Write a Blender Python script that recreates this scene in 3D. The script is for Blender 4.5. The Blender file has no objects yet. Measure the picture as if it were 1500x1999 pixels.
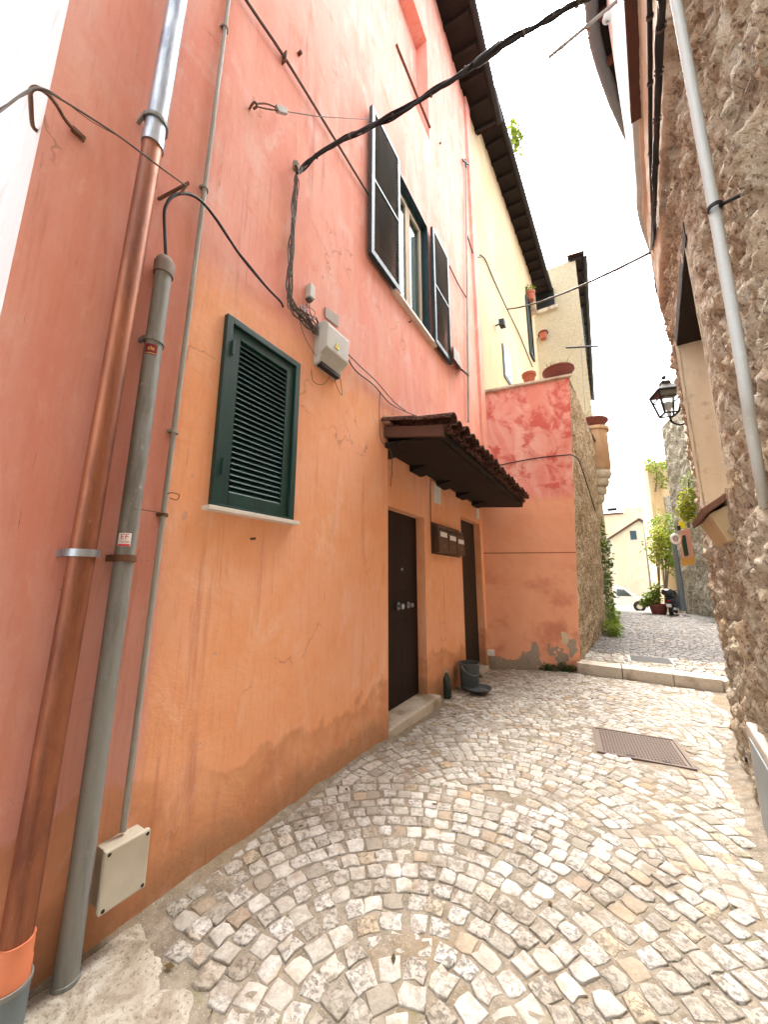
import bpy, bmesh, math, random
from mathutils import Vector, Matrix, noise as mn
random.seed(7)
R = math.radians
S = bpy.context.scene
COL = S.collection
# ------------------------------------------------------------------ camera, sky, sun, exposure
FPX, CX, CY, CAMH = 705.0, 750.0, 999.5, 1.5          # focal length and centre in pixels of the 1500 px wide picture
PITCH, YAW = R(10.487), R(30.953)
camd = bpy.data.cameras.new('camera'); cam = bpy.data.objects.new('camera', camd); COL.objects.link(cam)
camd.sensor_fit = 'HORIZONTAL'; camd.sensor_width = 36.0; camd.lens = 36.0*FPX/1500.0
camd.clip_start = 0.02; camd.clip_end = 2000
cam.location = (0, 0, CAMH); cam.rotation_euler = (R(90)+PITCH, 0, YAW)
S.camera = cam
W = bpy.data.worlds.new('World'); S.world = W; W.use_nodes = True
wn, wl = W.node_tree.nodes, W.node_tree.links
SUN_EL, SUN_AZ = R(63), R(-14)                          # azimuth measured from +Y (down the alley) towards +X
sky = wn.new('ShaderNodeTexSky'); sky.sky_type = 'NISHITA'; sky.sun_disc = False
sky.sun_elevation = SUN_EL; sky.sun_rotation = SUN_AZ; sky.dust_density = 6.0; sky.air_density = 1.2; sky.ozone_density = 0.6
hs = wn.new('ShaderNodeHueSaturation'); hs.inputs['Saturation'].default_value = 0.12   # white overcast
wl.new(sky.outputs[0], hs.inputs['Color']); wl.new(hs.outputs[0], wn['Background'].inputs[0])
wn['Background'].inputs[1].default_value = 0.15
sd = bpy.data.lights.new('sun', 'SUN'); sd.energy = 1.5; sd.angle = R(24); sd.color = (1.0, 0.96, 0.9)
so = bpy.data.objects.new('sun', sd); COL.objects.link(so)
sv = Vector((math.sin(SUN_AZ)*math.cos(SUN_EL), math.cos(SUN_AZ)*math.cos(SUN_EL), math.sin(SUN_EL)))
so.rotation_euler = sv.to_track_quat('Z', 'Y').to_euler(); so.location = (0, 0, 30)
S.view_settings.view_transform = 'Standard'; S.view_settings.look = 'None'
S.view_settings.exposure = 2.92; S.view_settings.gamma = 1.0
S.render.engine = 'CYCLES'
S.cycles.max_bounces = 6; S.cycles.diffuse_bounces = 4; S.cycles.glossy_bounces = 3; S.cycles.transparent_max_bounces = 8

# ------------------------------------------------------------------ measuring: a pixel of the photograph to a place in the alley
_F = Vector((-math.sin(YAW)*math.cos(PITCH), math.cos(YAW)*math.cos(PITCH), math.sin(PITCH)))
_R = Vector((math.cos(YAW), math.sin(YAW), 0)); _U = _R.cross(_F); _C = Vector((0, 0, CAMH))
def ray(px, py): return _F + _R*((px-CX)/FPX) - _U*((py-CY)/FPX)
def onp(px, py, n, p):
    n = Vector(n); r = ray(px, py); return _C + r*((n.dot(Vector(p)) - n.dot(_C))/n.dot(r))
LX = -1.935                                             # left house wall
def lw(px, py, off=0.0): return onp(px, py, (1, 0, 0), (LX+off, 0, 0))
def aty(px, py, y): return onp(px, py, (0, 1, 0), (0, y, 0))
def atz(px, py, z=0.0): return onp(px, py, (0, 0, 1), (0, 0, z))
def rw(px, py, off=0.0): return onp(px, py, (1, -0.1, 0), (0.383-off, 0, 0))   # right tufa wall, x = .383 + .1 y
def proj(p):
    v = Vector(p)-_C; d = v.dot(_F); return CX+FPX*v.dot(_R)/d, CY-FPX*v.dot(_U)/d, d
def gz(x, y):                                           # lower alley falls gently away from the camera
    t = max(0.0, y-2.6); return -0.0417*t if y < 8 else -0.225

# ------------------------------------------------------------------ objects
def mesh(name, vs, fs, smooth=False):
    m = bpy.data.meshes.new(name); m.from_pydata([tuple(v) for v in vs], [], fs); m.update()
    if smooth:
        m.polygons.foreach_set('use_smooth', [True]*len(m.polygons))
    return m
def link(name, me, mat=None, parent=None):
    o = bpy.data.objects.new(name, me); COL.objects.link(o)
    if mat is not None and me is not None and not me.materials: me.materials.append(mat)
    if parent is not None: o.parent = parent; o.matrix_parent_inverse = Matrix.Translation(-parent.location)
    return o
def thing(name, label, cat, loc=(0, 0, 0), group=None):
    o = bpy.data.objects.new(name, None); COL.objects.link(o); o.location = loc; o.empty_display_size = .1
    return tag(o, label, cat, group)
def tag(o, label=None, cat=None, group=None, kind=None):
    if label: o['label'] = label
    if cat: o['category'] = cat
    if group: o['group'] = group
    if kind: o['kind'] = kind
    return o
class MB:
    def __init__(s): s.v = []; s.f = []
    def add(s, vs, fs):
        b = len(s.v); s.v += [Vector(v) for v in vs]; s.f += [tuple(i+b for i in f) for f in fs]; return s
    def hexa(s, p):                                     # 8 corners: bottom ring, then top ring
        return s.add(p, [(3, 2, 1, 0), (4, 5, 6, 7), (0, 1, 5, 4), (1, 2, 6, 5), (2, 3, 7, 6), (3, 0, 4, 7)])
    def box(s, a, b):
        x0, y0, z0 = (min(a[i], b[i]) for i in range(3)); x1, y1, z1 = (max(a[i], b[i]) for i in range(3))
        return s.hexa([(x0,y0,z0),(x1,y0,z0),(x1,y1,z0),(x0,y1,z0),(x0,y0,z1),(x1,y0,z1),(x1,y1,z1),(x0,y1,z1)])
    def bar(s, a, b, w, h, up=(0, 0, 1)):
        a, b = Vector(a), Vector(b); d = (b-a).normalized(); u = Vector(up); sx = d.cross(u)
        if sx.length < 1e-4: sx = d.cross(Vector((1, 0, 0)))
        sx.normalize(); u = sx.cross(d); sx *= w/2; u *= h/2
        return s.hexa([a-sx-u, a+sx-u, b+sx-u, b-sx-u, a-sx+u, a+sx+u, b+sx+u, b-sx+u])
    def slab(s, pts, n, t):                             # polygon extruded along n by t
        n = Vector(n).normalized()*t; k = len(pts); pts = [Vector(p) for p in pts]
        return s.add(pts+[p+n for p in pts], [tuple(range(k))[::-1], tuple(range(k, 2*k))]+[(i, (i+1) % k, k+(i+1) % k, k+i) for i in range(k)])
    def tube(s, pts, r, n=10, caps=True):
        pts = [Vector(p) for p in pts]; k = len(pts); rr = r if isinstance(r, (list, tuple)) else [r]*k
        vs = []; pu = None
        for i, p in enumerate(pts):
            d = (pts[min(i+1, k-1)]-pts[max(i-1, 0)]).normalized()
            if pu is None:
                pu = d.cross(Vector((0, 0, 1)))
                if pu.length < .05: pu = d.cross(Vector((1, 0, 0)))
            u = (pu-d*pu.dot(d)).normalized(); w = d.cross(u); pu = u
            vs += [p+(u*math.cos(2*math.pi*j/n)+w*math.sin(2*math.pi*j/n))*rr[i] for j in range(n)]
        fs = [(i*n+j, i*n+(j+1) % n, (i+1)*n+(j+1) % n, (i+1)*n+j) for i in range(k-1) for j in range(n)]
        if caps: fs += [tuple(range(n))[::-1], tuple(range((k-1)*n, k*n))]
        return s.add(vs, fs)
    def lathe(s, c, prof, n=20, ax=(0, 0, 1)):          # profile of (radius, height)
        ax = Vector(ax).normalized(); u = ax.orthogonal().normalized(); w = ax.cross(u); c = Vector(c); vs = []
        for (r, h) in prof: vs += [c+ax*h+(u*math.cos(2*math.pi*j/n)+w*math.sin(2*math.pi*j/n))*r for j in range(n)]
        k = len(prof)
        return s.add(vs, [(i*n+j, i*n+(j+1) % n, (i+1)*n+(j+1) % n, (i+1)*n+j) for i in range(k-1) for j in range(n)])
    def ball(s, c, r, n=10):
        rx, ry, rz = (r, r, r) if not isinstance(r, (tuple, list)) else r; c = Vector(c); m = n//2+1; vs = []
        for i in range(m):
            a = math.pi*i/(m-1)
            vs += [c+Vector((rx*math.sin(a)*math.cos(2*math.pi*j/n), ry*math.sin(a)*math.sin(2*math.pi*j/n), rz*math.cos(a))) for j in range(n)]
        return s.add(vs, [(i*n+j, (i+1)*n+j, (i+1)*n+(j+1) % n, i*n+(j+1) % n) for i in range(m-1) for j in range(n)])
    def build(s, name, mat, parent=None, smooth=False, bevel=0, wn=False):
        me = mesh(name, s.v, s.f, smooth)
        bm = bmesh.new(); bm.from_mesh(me)
        bmesh.ops.remove_doubles(bm, verts=bm.verts, dist=1e-6)
        bmesh.ops.recalc_face_normals(bm, faces=bm.faces)
        if bevel: bmesh.ops.bevel(bm, geom=bm.edges[:], offset=bevel, segments=2, profile=.6, affect='EDGES')
        bm.to_mesh(me); bm.free()
        if smooth and not bevel: me.set_sharp_from_angle(angle=R(45))
        return link(name, me, mat, parent)
def smooth_line(pts, k=6):                              # Catmull-Rom through points
    pts = [Vector(p) for p in pts]; out = []
    for i in range(len(pts)-1):
        p0 = pts[max(i-1, 0)]; p1 = pts[i]; p2 = pts[i+1]; p3 = pts[min(i+2, len(pts)-1)]
        for j in range(k):
            t = j/k
            out.append(.5*((2*p1)+(p2-p0)*t+(2*p0-5*p1+4*p2-p3)*t*t+(3*p1-p0-3*p2+p3)*t**3))
    return out+[pts[-1]]
def copy_tree(o, parent=None):
    c = o.copy(); COL.objects.link(c)
    if parent is not None: c.parent = parent
    for ch in list(o.children): copy_tree(ch, c)
    return c

# ------------------------------------------------------------------ materials
class NT:
    def __init__(s, name):
        s.m = bpy.data.materials.new(name); s.m.use_nodes = True; s.n = s.m.node_tree.nodes; s.l = s.m.node_tree.links
        s.b = s.n['Principled BSDF']; s.g = s.n.new('ShaderNodeNewGeometry'); s.pos = s.g.outputs['Position']
    def put(s, sock, v):
        if isinstance(v, bpy.types.NodeSocket): s.l.new(v, sock)
        elif v is not None:
            sock.default_value = (*v, 1.0) if (isinstance(v, tuple) and len(v) == 3 and sock.type == 'RGBA') else v
    def vec(s, scale=(1, 1, 1), src=None, rot=None):
        n = s.n.new('ShaderNodeMapping'); s.put(n.inputs['Vector'], src or s.pos); n.inputs['Scale'].default_value = scale
        if rot: n.inputs['Rotation'].default_value = rot
        return n.outputs[0]
    def noise(s, scale, detail=4, rough=.55, vec=None, dist=0):
        n = s.n.new('ShaderNodeTexNoise'); s.put(n.inputs['Vector'], vec or s.pos); n.inputs['Scale'].default_value = scale
        n.inputs['Detail'].default_value = detail; n.inputs['Roughness'].default_value = rough; n.inputs['Distortion'].default_value = dist
        return n.outputs['Fac']
    def vor(s, scale, vec=None, feature='F1', out='Distance'):
        n = s.n.new('ShaderNodeTexVoronoi'); n.feature = feature; s.put(n.inputs['Vector'], vec or s.pos); n.inputs['Scale'].default_value = scale
        return n.outputs[out]
    def ramp(s, fac, a, b):                             # smooth step from a to b
        n = s.n.new('ShaderNodeMapRange'); n.interpolation_type = 'SMOOTHSTEP'; s.put(n.inputs[0], fac)
        n.inputs[1].default_value = a; n.inputs[2].default_value = b; return n.outputs[0]
    def math(s, op, a, b=None, c=None):
        n = s.n.new('ShaderNodeMath'); n.operation = op; s.put(n.inputs[0], a)
        if b is not None: s.put(n.inputs[1], b)
        if c is not None: s.put(n.inputs[2], c)
        return n.outputs[0]
    def mix(s, f, a, b, mode='MIX'):
        n = s.n.new('ShaderNodeMix'); n.data_type = 'RGBA'; n.blend_type = mode; s.put(n.inputs[0], f)
        s.put(n.inputs[6], a); s.put(n.inputs[7], b); return n.outputs[2]
    def cr(s, fac, stops):
        n = s.n.new('ShaderNodeValToRGB'); e = n.color_ramp.elements
        while len(e) < len(stops): e.new(.5)
        for i, (p, c) in enumerate(stops): e[i].position = p; e[i].color = (*c, 1)
        s.put(n.inputs[0], fac); return n.outputs[0]
    def xyz(s):
        n = s.n.new('ShaderNodeSeparateXYZ'); s.l.new(s.pos, n.inputs[0]); return n.outputs
    def bump(s, h, strength=.5, dist=.01, prev=None):
        n = s.n.new('ShaderNodeBump'); n.inputs['Strength'].default_value = strength; n.inputs['Distance'].default_value = dist
        s.put(n.inputs['Height'], h)
        if prev: s.l.new(prev, n.inputs['Normal'])
        return n.outputs[0]
    def out(s, col, rough=.8, normal=None, metal=0.0, spec=.3):
        s.put(s.b.inputs['Base Color'], col); s.put(s.b.inputs['Roughness'], rough); s.put(s.b.inputs['Metallic'], metal)
        s.b.inputs['Specular IOR Level'].default_value = spec
        if normal: s.l.new(normal, s.b.inputs['Normal'])
        return s.m
def simple(name, col, rough=.6, metal=0.0, var=.25, scale=20, bump=.15, spec=.35, grime=None):
    t = NT(name); f = t.noise(scale, 5, .6); f2 = t.noise(scale*.13, 3)
    dark = tuple(c*(1-var) for c in col); lite = tuple(min(1, c*(1+var*.6)) for c in col)
    c = t.mix(f, dark, lite)
    if grime: c = t.mix(t.ramp(f2, .48, .72), c, grime)
    return t.out(c, t.math('MULTIPLY_ADD', f, .25, rough-.12), t.bump(f, bump, .004), metal, spec)

def plaster_house():
    t = NT('lime plaster pink over orange'); x, y, z = t.xyz()
    big = t.noise(.9, 5, .6); mid = t.noise(3.2, 6, .62, dist=.4); streak = t.noise(2.2, 6, .65, t.vec((1, 1.2, .28)), .5); fine = t.noise(38, 4, .6); tiny = t.noise(140, 3, .6)
    brush = t.noise(4.5, 5, .7, t.vec((1, 1.0, .5), rot=(R(38), 0, 0)), .4)
    pink = t.mix(t.ramp(streak, .3, .72), (.80, .33, .26), (.82, .445, .38))
    pink = t.mix(t.ramp(brush, .5, .74), pink, (.83, .54, .48))
    pink = t.mix(t.ramp(mid, .55, .8), pink, (.78, .27, .17))
    orange = t.mix(t.ramp(mid, .25, .75), (.84, .375, .185), (.86, .43, .235))
    orange = t.mix(t.ramp(brush, .5, .75), orange, (.87, .52, .34)); orange = t.mix(t.math('MULTIPLY', t.ramp(big, .42, .66), .5), orange, (.86, .47, .33))
    # orange coat: right of the thin conduit, up to a wavy line under the first floor
    wob = t.math('MULTIPLY_ADD', mid, .5, -.25)
    top = t.math('ADD', t.math('SUBTRACT', 3.42, z), wob)
    side = t.math('ADD', t.math('SUBTRACT', y, 1.0), t.math('MULTIPLY', wob, .2))
    om = t.math('MULTIPLY', t.ramp(top, -.16, .16), t.ramp(side, -.015, .015))
    hl = t.math('MULTIPLY', t.ramp(t.noise(1.4, 4, .6), .42, .66), t.ramp(z, 7.5, 3.2))
    col = t.mix(t.math('MAXIMUM', om, t.math('MULTIPLY', hl, .35)), pink, orange)
    near = t.math('MULTIPLY', t.ramp(side, .04, -.04), t.ramp(z, 5.6, 3.0))
    col = t.mix(t.math('MULTIPLY', near, .75), col, t.mix(t.ramp(streak, .3, .7), (.70, .275, .20), (.73, .38, .32)))
    # damp at the foot of the wall
    dz = t.math('SUBTRACT', t.math('MULTIPLY_ADD', big, 1.6, t.math('MULTIPLY_ADD', mid, .35, -.42)), t.math('ADD', z, t.math('MULTIPLY', y, .02)))
    dm = t.math('MULTIPLY', t.ramp(dz, -.02, .06), t.ramp(t.noise(1.1, 3, .5), .28, .50))
    damp = t.mix(t.ramp(mid, .3, .7), (.50, .20, .085), (.74, .36, .18))
    col = t.mix(t.math('MULTIPLY', dm, .75), col, damp)
    foot = t.ramp(t.math('SUBTRACT', t.math('MULTIPLY_ADD', mid, .5, -.06), z), -.08, .12)
    col = t.mix(t.math('MULTIPLY', foot, .8), col, t.mix(fine, (.30, .145, .07), (.50, .27, .145)))
    # scratches, dark runs and bare spots
    scr = t.ramp(t.noise(12, 5, .78, t.vec((1, 3.5, .13))), .64, .70)
    scm = t.math('MULTIPLY', scr, t.ramp(t.noise(2.3, 3, .6), .46, .6))
    col = t.mix(t.math('MULTIPLY', scm, .75), col, (.20, .07, .045))
    nz = t.n.new('ShaderNodeTexNoise'); nz.inputs['Scale'].default_value = 2.6; nz.inputs['Detail'].default_value = 5; t.l.new(t.pos, nz.inputs['Vector'])
    ck = t.math('MULTIPLY', t.ramp(t.vor(1.1, t.mix(.42, t.pos, nz.outputs['Color']), 'DISTANCE_TO_EDGE'), .006, .001), t.ramp(t.noise(1.9, 2), .53, .60)); col = t.mix(t.math('MULTIPLY', ck, .4), col, (.25, .10, .06))
    run = t.math('MULTIPLY', t.ramp(t.noise(5, 5, .7, t.vec((1, 2.2, .10))), .54, .72), t.ramp(t.noise(.8, 3), .4, .6)); col = t.mix(t.math('MULTIPLY', run, .5), col, (.42, .13, .09))
    pm = t.ramp(t.noise(5.5, 4, .62, dist=.3), .705, .718)
    col = t.mix(t.math('MULTIPLY', pm, .8), col, (.62, .36, .26))
    spk = t.ramp(t.vor(14), .055, .03); col = t.mix(t.math('MULTIPLY', spk, t.ramp(big, .55, .62)), col, (.12, .06, .04))
    col = t.mix(t.math('MULTIPLY', t.ramp(tiny, .45, .75), .18), col, (.55, .27, .17))
    vr = t.noise(30, 4, .6, t.vec((1, 1.4, .12)))
    col = t.mix(t.math('MULTIPLY', t.ramp(vr, .5, .7), .16), col, (.50, .20, .12)); col = t.mix(t.math('MULTIPLY', t.ramp(t.noise(11, 6, .7, t.vec((1, .8, .35)), .7), .52, .72), .22), col, (.86, .56, .46))
    h = t.math('ADD', t.math('MULTIPLY', mid, 1.0), t.math('MULTIPLY_ADD', fine, .07, t.math('MULTIPLY', tiny, .04)))
    h = t.math('SUBTRACT', h, t.math('MULTIPLY_ADD', pm, .1, t.math('MULTIPLY', t.math('SUBTRACT', 1.0, dm), -.1)))
    return t.out(col, .86, t.bump(h, .32, .022), 0, .2)
def plaster_terrace():
    t = NT('lime plaster crimson over orange'); x, y, z = t.xyz()
    big = t.noise(.9, 4); mid = t.noise(2.6, 6, .65, dist=.5); streak = t.noise(2.0, 6, .7, t.vec((1, 1, .35)), .6); fine = t.noise(34, 4, .6)
    pink = t.mix(t.ramp(streak, .35, .68), (.72, .27, .22), (.78, .44, .38))
    pink = t.mix(t.math('MULTIPLY', t.ramp(mid, .47, .62), .85), pink, (.56, .10, .085))
    orange = t.mix(mid, (.74, .32, .19), (.79, .42, .27))
    col = t.mix(t.ramp(t.math('MULTIPLY_ADD', mid, .5, t.math('SUBTRACT', 3.0, z)), -.1, .25), pink, orange)
    col = t.mix(t.ramp(t.math('ABSOLUTE', t.math('SUBTRACT', z, 2.02)), .016, .004), col, (.28, .08, .045))
    dst = t.math('MULTIPLY', t.ramp(t.noise(1.6, 5, .6), .48, .68), t.ramp(z, 2.6, .8)); col = t.mix(t.math('MULTIPLY', dst, .65), col, (.48, .15, .09))
    foot = t.ramp(t.math('SUBTRACT', t.math('MULTIPLY_ADD', t.noise(3.1, 4, .6), 1.5, -.74), z), -.02, .02)
    col = t.mix(foot, col, t.mix(fine, (.20, .16, .12), (.42, .35, .28)))
    spots = t.ramp(t.noise(7, 5, .7), .70, .73); col = t.mix(t.math('MULTIPLY', spots, .7), col, (.14, .05, .04))
    h = t.math('ADD', mid, t.math('MULTIPLY', fine, .25)); h = t.math('SUBTRACT', h, t.math('MULTIPLY', foot, .35))
    return t.out(col, .87, t.bump(h, .6, .025), 0, .2)
def wall_paint(name, a, b, stain, sc=1.0):
    t = NT(name); st = t.noise(1.8*sc, 6, .68, t.vec((1, 1, .3)), .5); mid = t.noise(4*sc, 5, .6); fine = t.noise(40, 3)
    col = t.mix(t.ramp(st, .34, .7), a, b); col = t.mix(t.math('MULTIPLY', t.ramp(mid, .56, .74), .6), col, stain)
    return t.out(col, .88, t.bump(t.math('ADD', mid, t.math('MULTIPLY', fine, .2)), .45, .02), 0, .2)
def tufa():
    t = NT('rough tufa rubble with mortar')
    at = t.n.new('ShaderNodeAttribute'); at.attribute_name = 'plaster'; pl = at.outputs['Fac']
    big = t.noise(2.3, 5, .6, dist=.5); mid = t.noise(9, 6, .68, dist=.7); fine = t.noise(42, 6, .7); grit = t.noise(120, 3, .7)
    pits = t.vor(26, t.mix(.25, t.pos, t.vec((1, 1, .6))))
    col = t.cr(mid, [(.30, (.30, .20, .12)), (.40, (.62, .52, .37)), (.52, (.78, .69, .53)), (.70, (.86, .81, .70))])
    col = t.mix(t.math('MULTIPLY', t.ramp(big, .45, .62), .6), col, t.mix(fine, (.58, .42, .24), (.74, .61, .42)))
    col = t.mix(t.math('MULTIPLY', t.ramp(t.noise(1.3, 4, .6), .52, .64), .5), col, (.60, .52, .42))
    col = t.mix(t.math('MULTIPLY', t.ramp(fine, .47, .36), .85), col, (.18, .10, .06)); col = t.mix(t.math('MULTIPLY', t.ramp(fine, .50, .62), .7), col, (.86, .79, .66))
    col = t.mix(t.math('MULTIPLY', t.ramp(grit, .56, .68), .6), col, (.82, .76, .66))
    col = t.mix(t.math('MULTIPLY', t.ramp(t.noise(17, 5, .75, t.vec((1, 1, .55)), .8), .42, .33), .85), col, (.10, .055, .035))
    lu = t.n.new('ShaderNodeAttribute'); lu.attribute_name = 'lump'; jo = t.n.new('ShaderNodeAttribute'); jo.attribute_name = 'joint'
    col = t.mix(.55, col, t.mix(1.0, col, t.cr(lu.outputs['Fac'], [(.05, (.66, .56, .46)), (.4, (1, .95, .86)), (.7, (1, .99, .96)), (.95, (.88, .72, .54))]), 'MULTIPLY'))
    jc = t.mix(t.ramp(mid, .4, .6), (.20, .13, .08), (.66, .56, .43)); col = t.mix(t.math('MULTIPLY', t.ramp(jo.outputs['Fac'], .45, .95), .65), col, jc)
    ps = t.mix(t.ramp(big, .35, .7), (.62, .52, .38), (.74, .66, .53)); ps = t.mix(t.math('MULTIPLY', t.ramp(mid, .6, .75), .5), ps, (.36, .24, .14))
    col = t.mix(pl, col, ps)
    h = t.math('ADD', t.math('MULTIPLY', mid, .9), t.math('MULTIPLY_ADD', fine, .55, t.math('MULTIPLY', grit, .16)))
    h = t.math('MULTIPLY', h, t.math('MULTIPLY_ADD', pl, -.8, 1.0))
    return t.out(col, .93, t.bump(h, 1.0, .06), 0, .12)
def rubble(name, dark, mid_, lite, sc=1.0):
    t = NT(name); mid = t.noise(6*sc, 6, .7, dist=.8); fine = t.noise(30*sc, 5, .7); v = t.vor(7*sc, feature='DISTANCE_TO_EDGE')
    col = t.cr(mid, [(.3, dark), (.5, mid_), (.7, lite)]); col = t.mix(t.math('MULTIPLY', t.ramp(v, .08, .01), .7), col, dark)
    col = t.mix(t.math('MULTIPLY', t.ramp(fine, .5, .38), .6), col, tuple(c*.4 for c in dark))
    return t.out(col, .92, t.bump(t.math('ADD', t.math('ADD', mid, t.math('MULTIPLY', fine, .5)), t.math('MULTIPLY', t.ramp(v, 0, .1), .6)), .9, .05), 0, .15)
def cobble(name, stops, moss=True, dark=.8):
    t = NT(name)
    oi = t.n.new('ShaderNodeObjectInfo'); rnd = t.math('FRACT', t.math('ADD', oi.outputs['Random'], t.g.outputs['Random Per Island']))
    mid = t.noise(26, 6, .7, dist=.6); fine = t.noise(95, 5, .72); big = t.noise(1.5, 4, .6)
    base = t.cr(rnd, stops)
    col = t.mix(t.ramp(t.noise(17, 5, .7, dist=.3), .36, .60), t.mix(.6, base, (.30, .25, .19)), base)
    pit = t.math('MULTIPLY', t.ramp(t.noise(44, 7, .82, dist=.25), .50, .41), t.ramp(t.math('FRACT', t.math('MULTIPLY', rnd, 7.31)), -.2, .9)); col = t.mix(t.math('MULTIPLY', pit, dark), col, (.15, .12, .095))
    col = t.mix(t.math('MULTIPLY', t.ramp(fine, .5, .75), .4), col, tuple(min(.85, c*1.25) for c in stops[1][1]))
    och = t.math('MULTIPLY', t.ramp(t.noise(5.5, 4, .6), .56, .68), t.ramp(rnd, .35, .75)); col = t.mix(t.math('MULTIPLY', och, .45), col, (.42, .27, .12))
    dirt = t.ramp(t.noise(3.1, 6, .7, dist=.6), .50, .68); col = t.mix(t.math('MULTIPLY', dirt, .7), col, (.22, .165, .115))
    if moss:
        mo = t.math('MULTIPLY', t.ramp(t.noise(4.7, 4, .6, dist=.5), .63, .72), t.ramp(fine, .35, .6)); col = t.mix(t.math('MULTIPLY', mo, .7), col, (.15, .17, .045))
    h = t.math('ADD', t.math('MULTIPLY', mid, .8), t.math('MULTIPLY_ADD', fine, .4, t.math('MULTIPLY', pit, -.5)))
    return t.out(col, .8, t.bump(h, .7, .008), 0, .25)
def mortar():
    t = NT('sandy joint mortar'); mid = t.noise(12, 6, .7); fine = t.noise(110, 4, .7); big = t.noise(2.2, 4, .6)
    col = t.mix(t.ramp(mid, .3, .7), (.155, .125, .092), (.31, .265, .205)); col = t.mix(t.ramp(fine, .55, .75), col, (.56, .50, .41))
    col = t.mix(t.math('MULTIPLY', t.ramp(big, .5, .66), .6), col, (.27, .195, .12))
    col = t.mix(t.math('MULTIPLY', t.ramp(t.noise(6, 4, .6), .62, .7), .6), col, (.14, .15, .05))
    return t.out(col, .95, t.bump(t.math('ADD', mid, t.math('MULTIPLY', fine, .4)), .8, .012), 0, .1)
def concrete():
    t = NT('worn pale concrete'); mid = t.noise(7, 7, .72, dist=.6); fine = t.noise(75, 5, .7)
    col = t.cr(mid, [(.3, (.18, .145, .105)), (.45, (.36, .305, .235)), (.62, (.54, .495, .42))]); col = t.mix(t.math('MULTIPLY', t.ramp(fine, .46, .36), .7), col, (.14, .115, .085))
    return t.out(col, .92, t.bump(t.math('ADD', mid, t.math('MULTIPLY', fine, .5)), .8, .02), 0, .15)
def aged_metal(name, col, dark, rough=.45, metal=0.0, sc=14, amt=.7, spec=.4):
    t = NT(name); st = t.noise(sc, 6, .7, t.vec((1, 1, .12))); fine = t.noise(sc*5, 4, .7); big = t.noise(1.6, 3)
    c = t.mix(t.math('MULTIPLY', t.ramp(st, .42, .68), amt), col, dark); c = t.mix(t.math('MULTIPLY', t.ramp(fine, .6, .72), .3), c, tuple(min(1, k*1.5+.03) for k in col)); c = t.mix(t.math('MULTIPLY', t.ramp(t.noise(34, 5, .75, t.vec((1, 1, .45))), .62, .70), t.math('MULTIPLY', amt, .45)), c, tuple(min(1, k*1.9+.06) for k in col)); c = t.mix(t.math('MULTIPLY', t.ramp(t.noise(5, 5, .7, t.vec((1, 1, .3)), .6), .52, .68), t.math('MULTIPLY', amt, .6)), c, dark)
    return t.out(c, t.math('MULTIPLY_ADD', st, .3, rough-.1), t.bump(t.math('ADD', st, t.math('MULTIPLY', fine, .3)), .2, .004), metal, spec)
def wood(name, a, b, ax=(1, 1, 8)):
    t = NT(name); g = t.noise(7, 6, .7, t.vec(ax), .8); c = t.mix(g, a, b); return t.out(c, .75, t.bump(g, .4, .006), 0, .25)
def leaf(name, a, b):
    t = NT(name); r = t.g.outputs['Random Per Island']; c = t.mix(r, a, b); t.b.inputs['Subsurface Weight'].default_value = 0
    tr = t.n.new('ShaderNodeBsdfTranslucent'); ms = t.n.new('ShaderNodeMixShader'); t.put(tr.inputs[0], t.mix(.5, c, (.25, .32, .02)))
    t.out(c, .55, None, 0, .3); o = t.n['Material Output']; ms.inputs[0].default_value = .35
    t.l.new(t.b.outputs[0], ms.inputs[1]); t.l.new(tr.outputs[0], ms.inputs[2]); t.l.new(ms.outputs[0], o.inputs[0]); return t.m
def glass():
    t = NT('window glass'); gl = t.n.new('ShaderNodeBsdfGlossy'); tp = t.n.new('ShaderNodeBsdfTransparent'); ms = t.n.new('ShaderNodeMixShader')
    gl.inputs['Roughness'].default_value = .03; gl.inputs[0].default_value = (.85, .9, .92, 1); tp.inputs[0].default_value = (.75, .8, .8, 1); ms.inputs[0].default_value = .16
    t.l.new(tp.outputs[0], ms.inputs[1]); t.l.new(gl.outputs[0], ms.inputs[2]); t.l.new(ms.outputs[0], t.n['Material Output'].inputs[0]); return t.m
PLH, PLT, TUF = plaster_house(), plaster_terrace(), tufa()
ENDW = wall_paint('faded whitish pink limewash', (.50, .44, .43), (.56, .53, .525), (.50, .26, .24))  # whitish base with pinker blotches
CREAM = wall_paint('cream limewash', (.58, .43, .25), (.64, .53, .36), (.50, .42, .32), .6)
FARW = wall_paint('far pale limewash', (.50, .43, .29), (.58, .52, .39), (.40, .32, .20), .3)
PALE = wall_paint('pale grey render', (.66, .73, .74), (.74, .81, .82), (.50, .55, .55))
SIDE = rubble('earthy rubble side wall', (.24, .16, .095), (.54, .42, .28), (.78, .69, .53), .9)
GREYW = rubble('grey rubble wall', (.24, .21, .18), (.54, .50, .44), (.78, .74, .67), 1.0)
STONEH = rubble('pale stone house wall', (.60, .51, .34), (.76, .67, .47), (.82, .76, .60), 2.4)
LIGHT = [(0, (.30, .265, .215)), (.16, (.41, .38, .325)), (.5, (.52, .49, .44)), (.84, (.565, .55, .515)), (.94, (.48, .39, .27)), (1, (.34, .26, .19))]
COB = cobble('travertine cobble', LIGHT); COBG = cobble('grey basalt cobble', [(0, (.085, .087, .095)), (.4, (.15, .153, .165)), (.8, (.21, .213, .22)), (1, (.26, .245, .225))], False)
MORT, CONC = mortar(), concrete()
MORTG = simple('dark joint earth', (.10, .095, .085), .95, var=.4, scale=30)
TRAV = simple('pale travertine', (.60, .54, .44), .75, var=.3, scale=25, bump=.4, grime=(.34, .27, .19))
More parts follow.
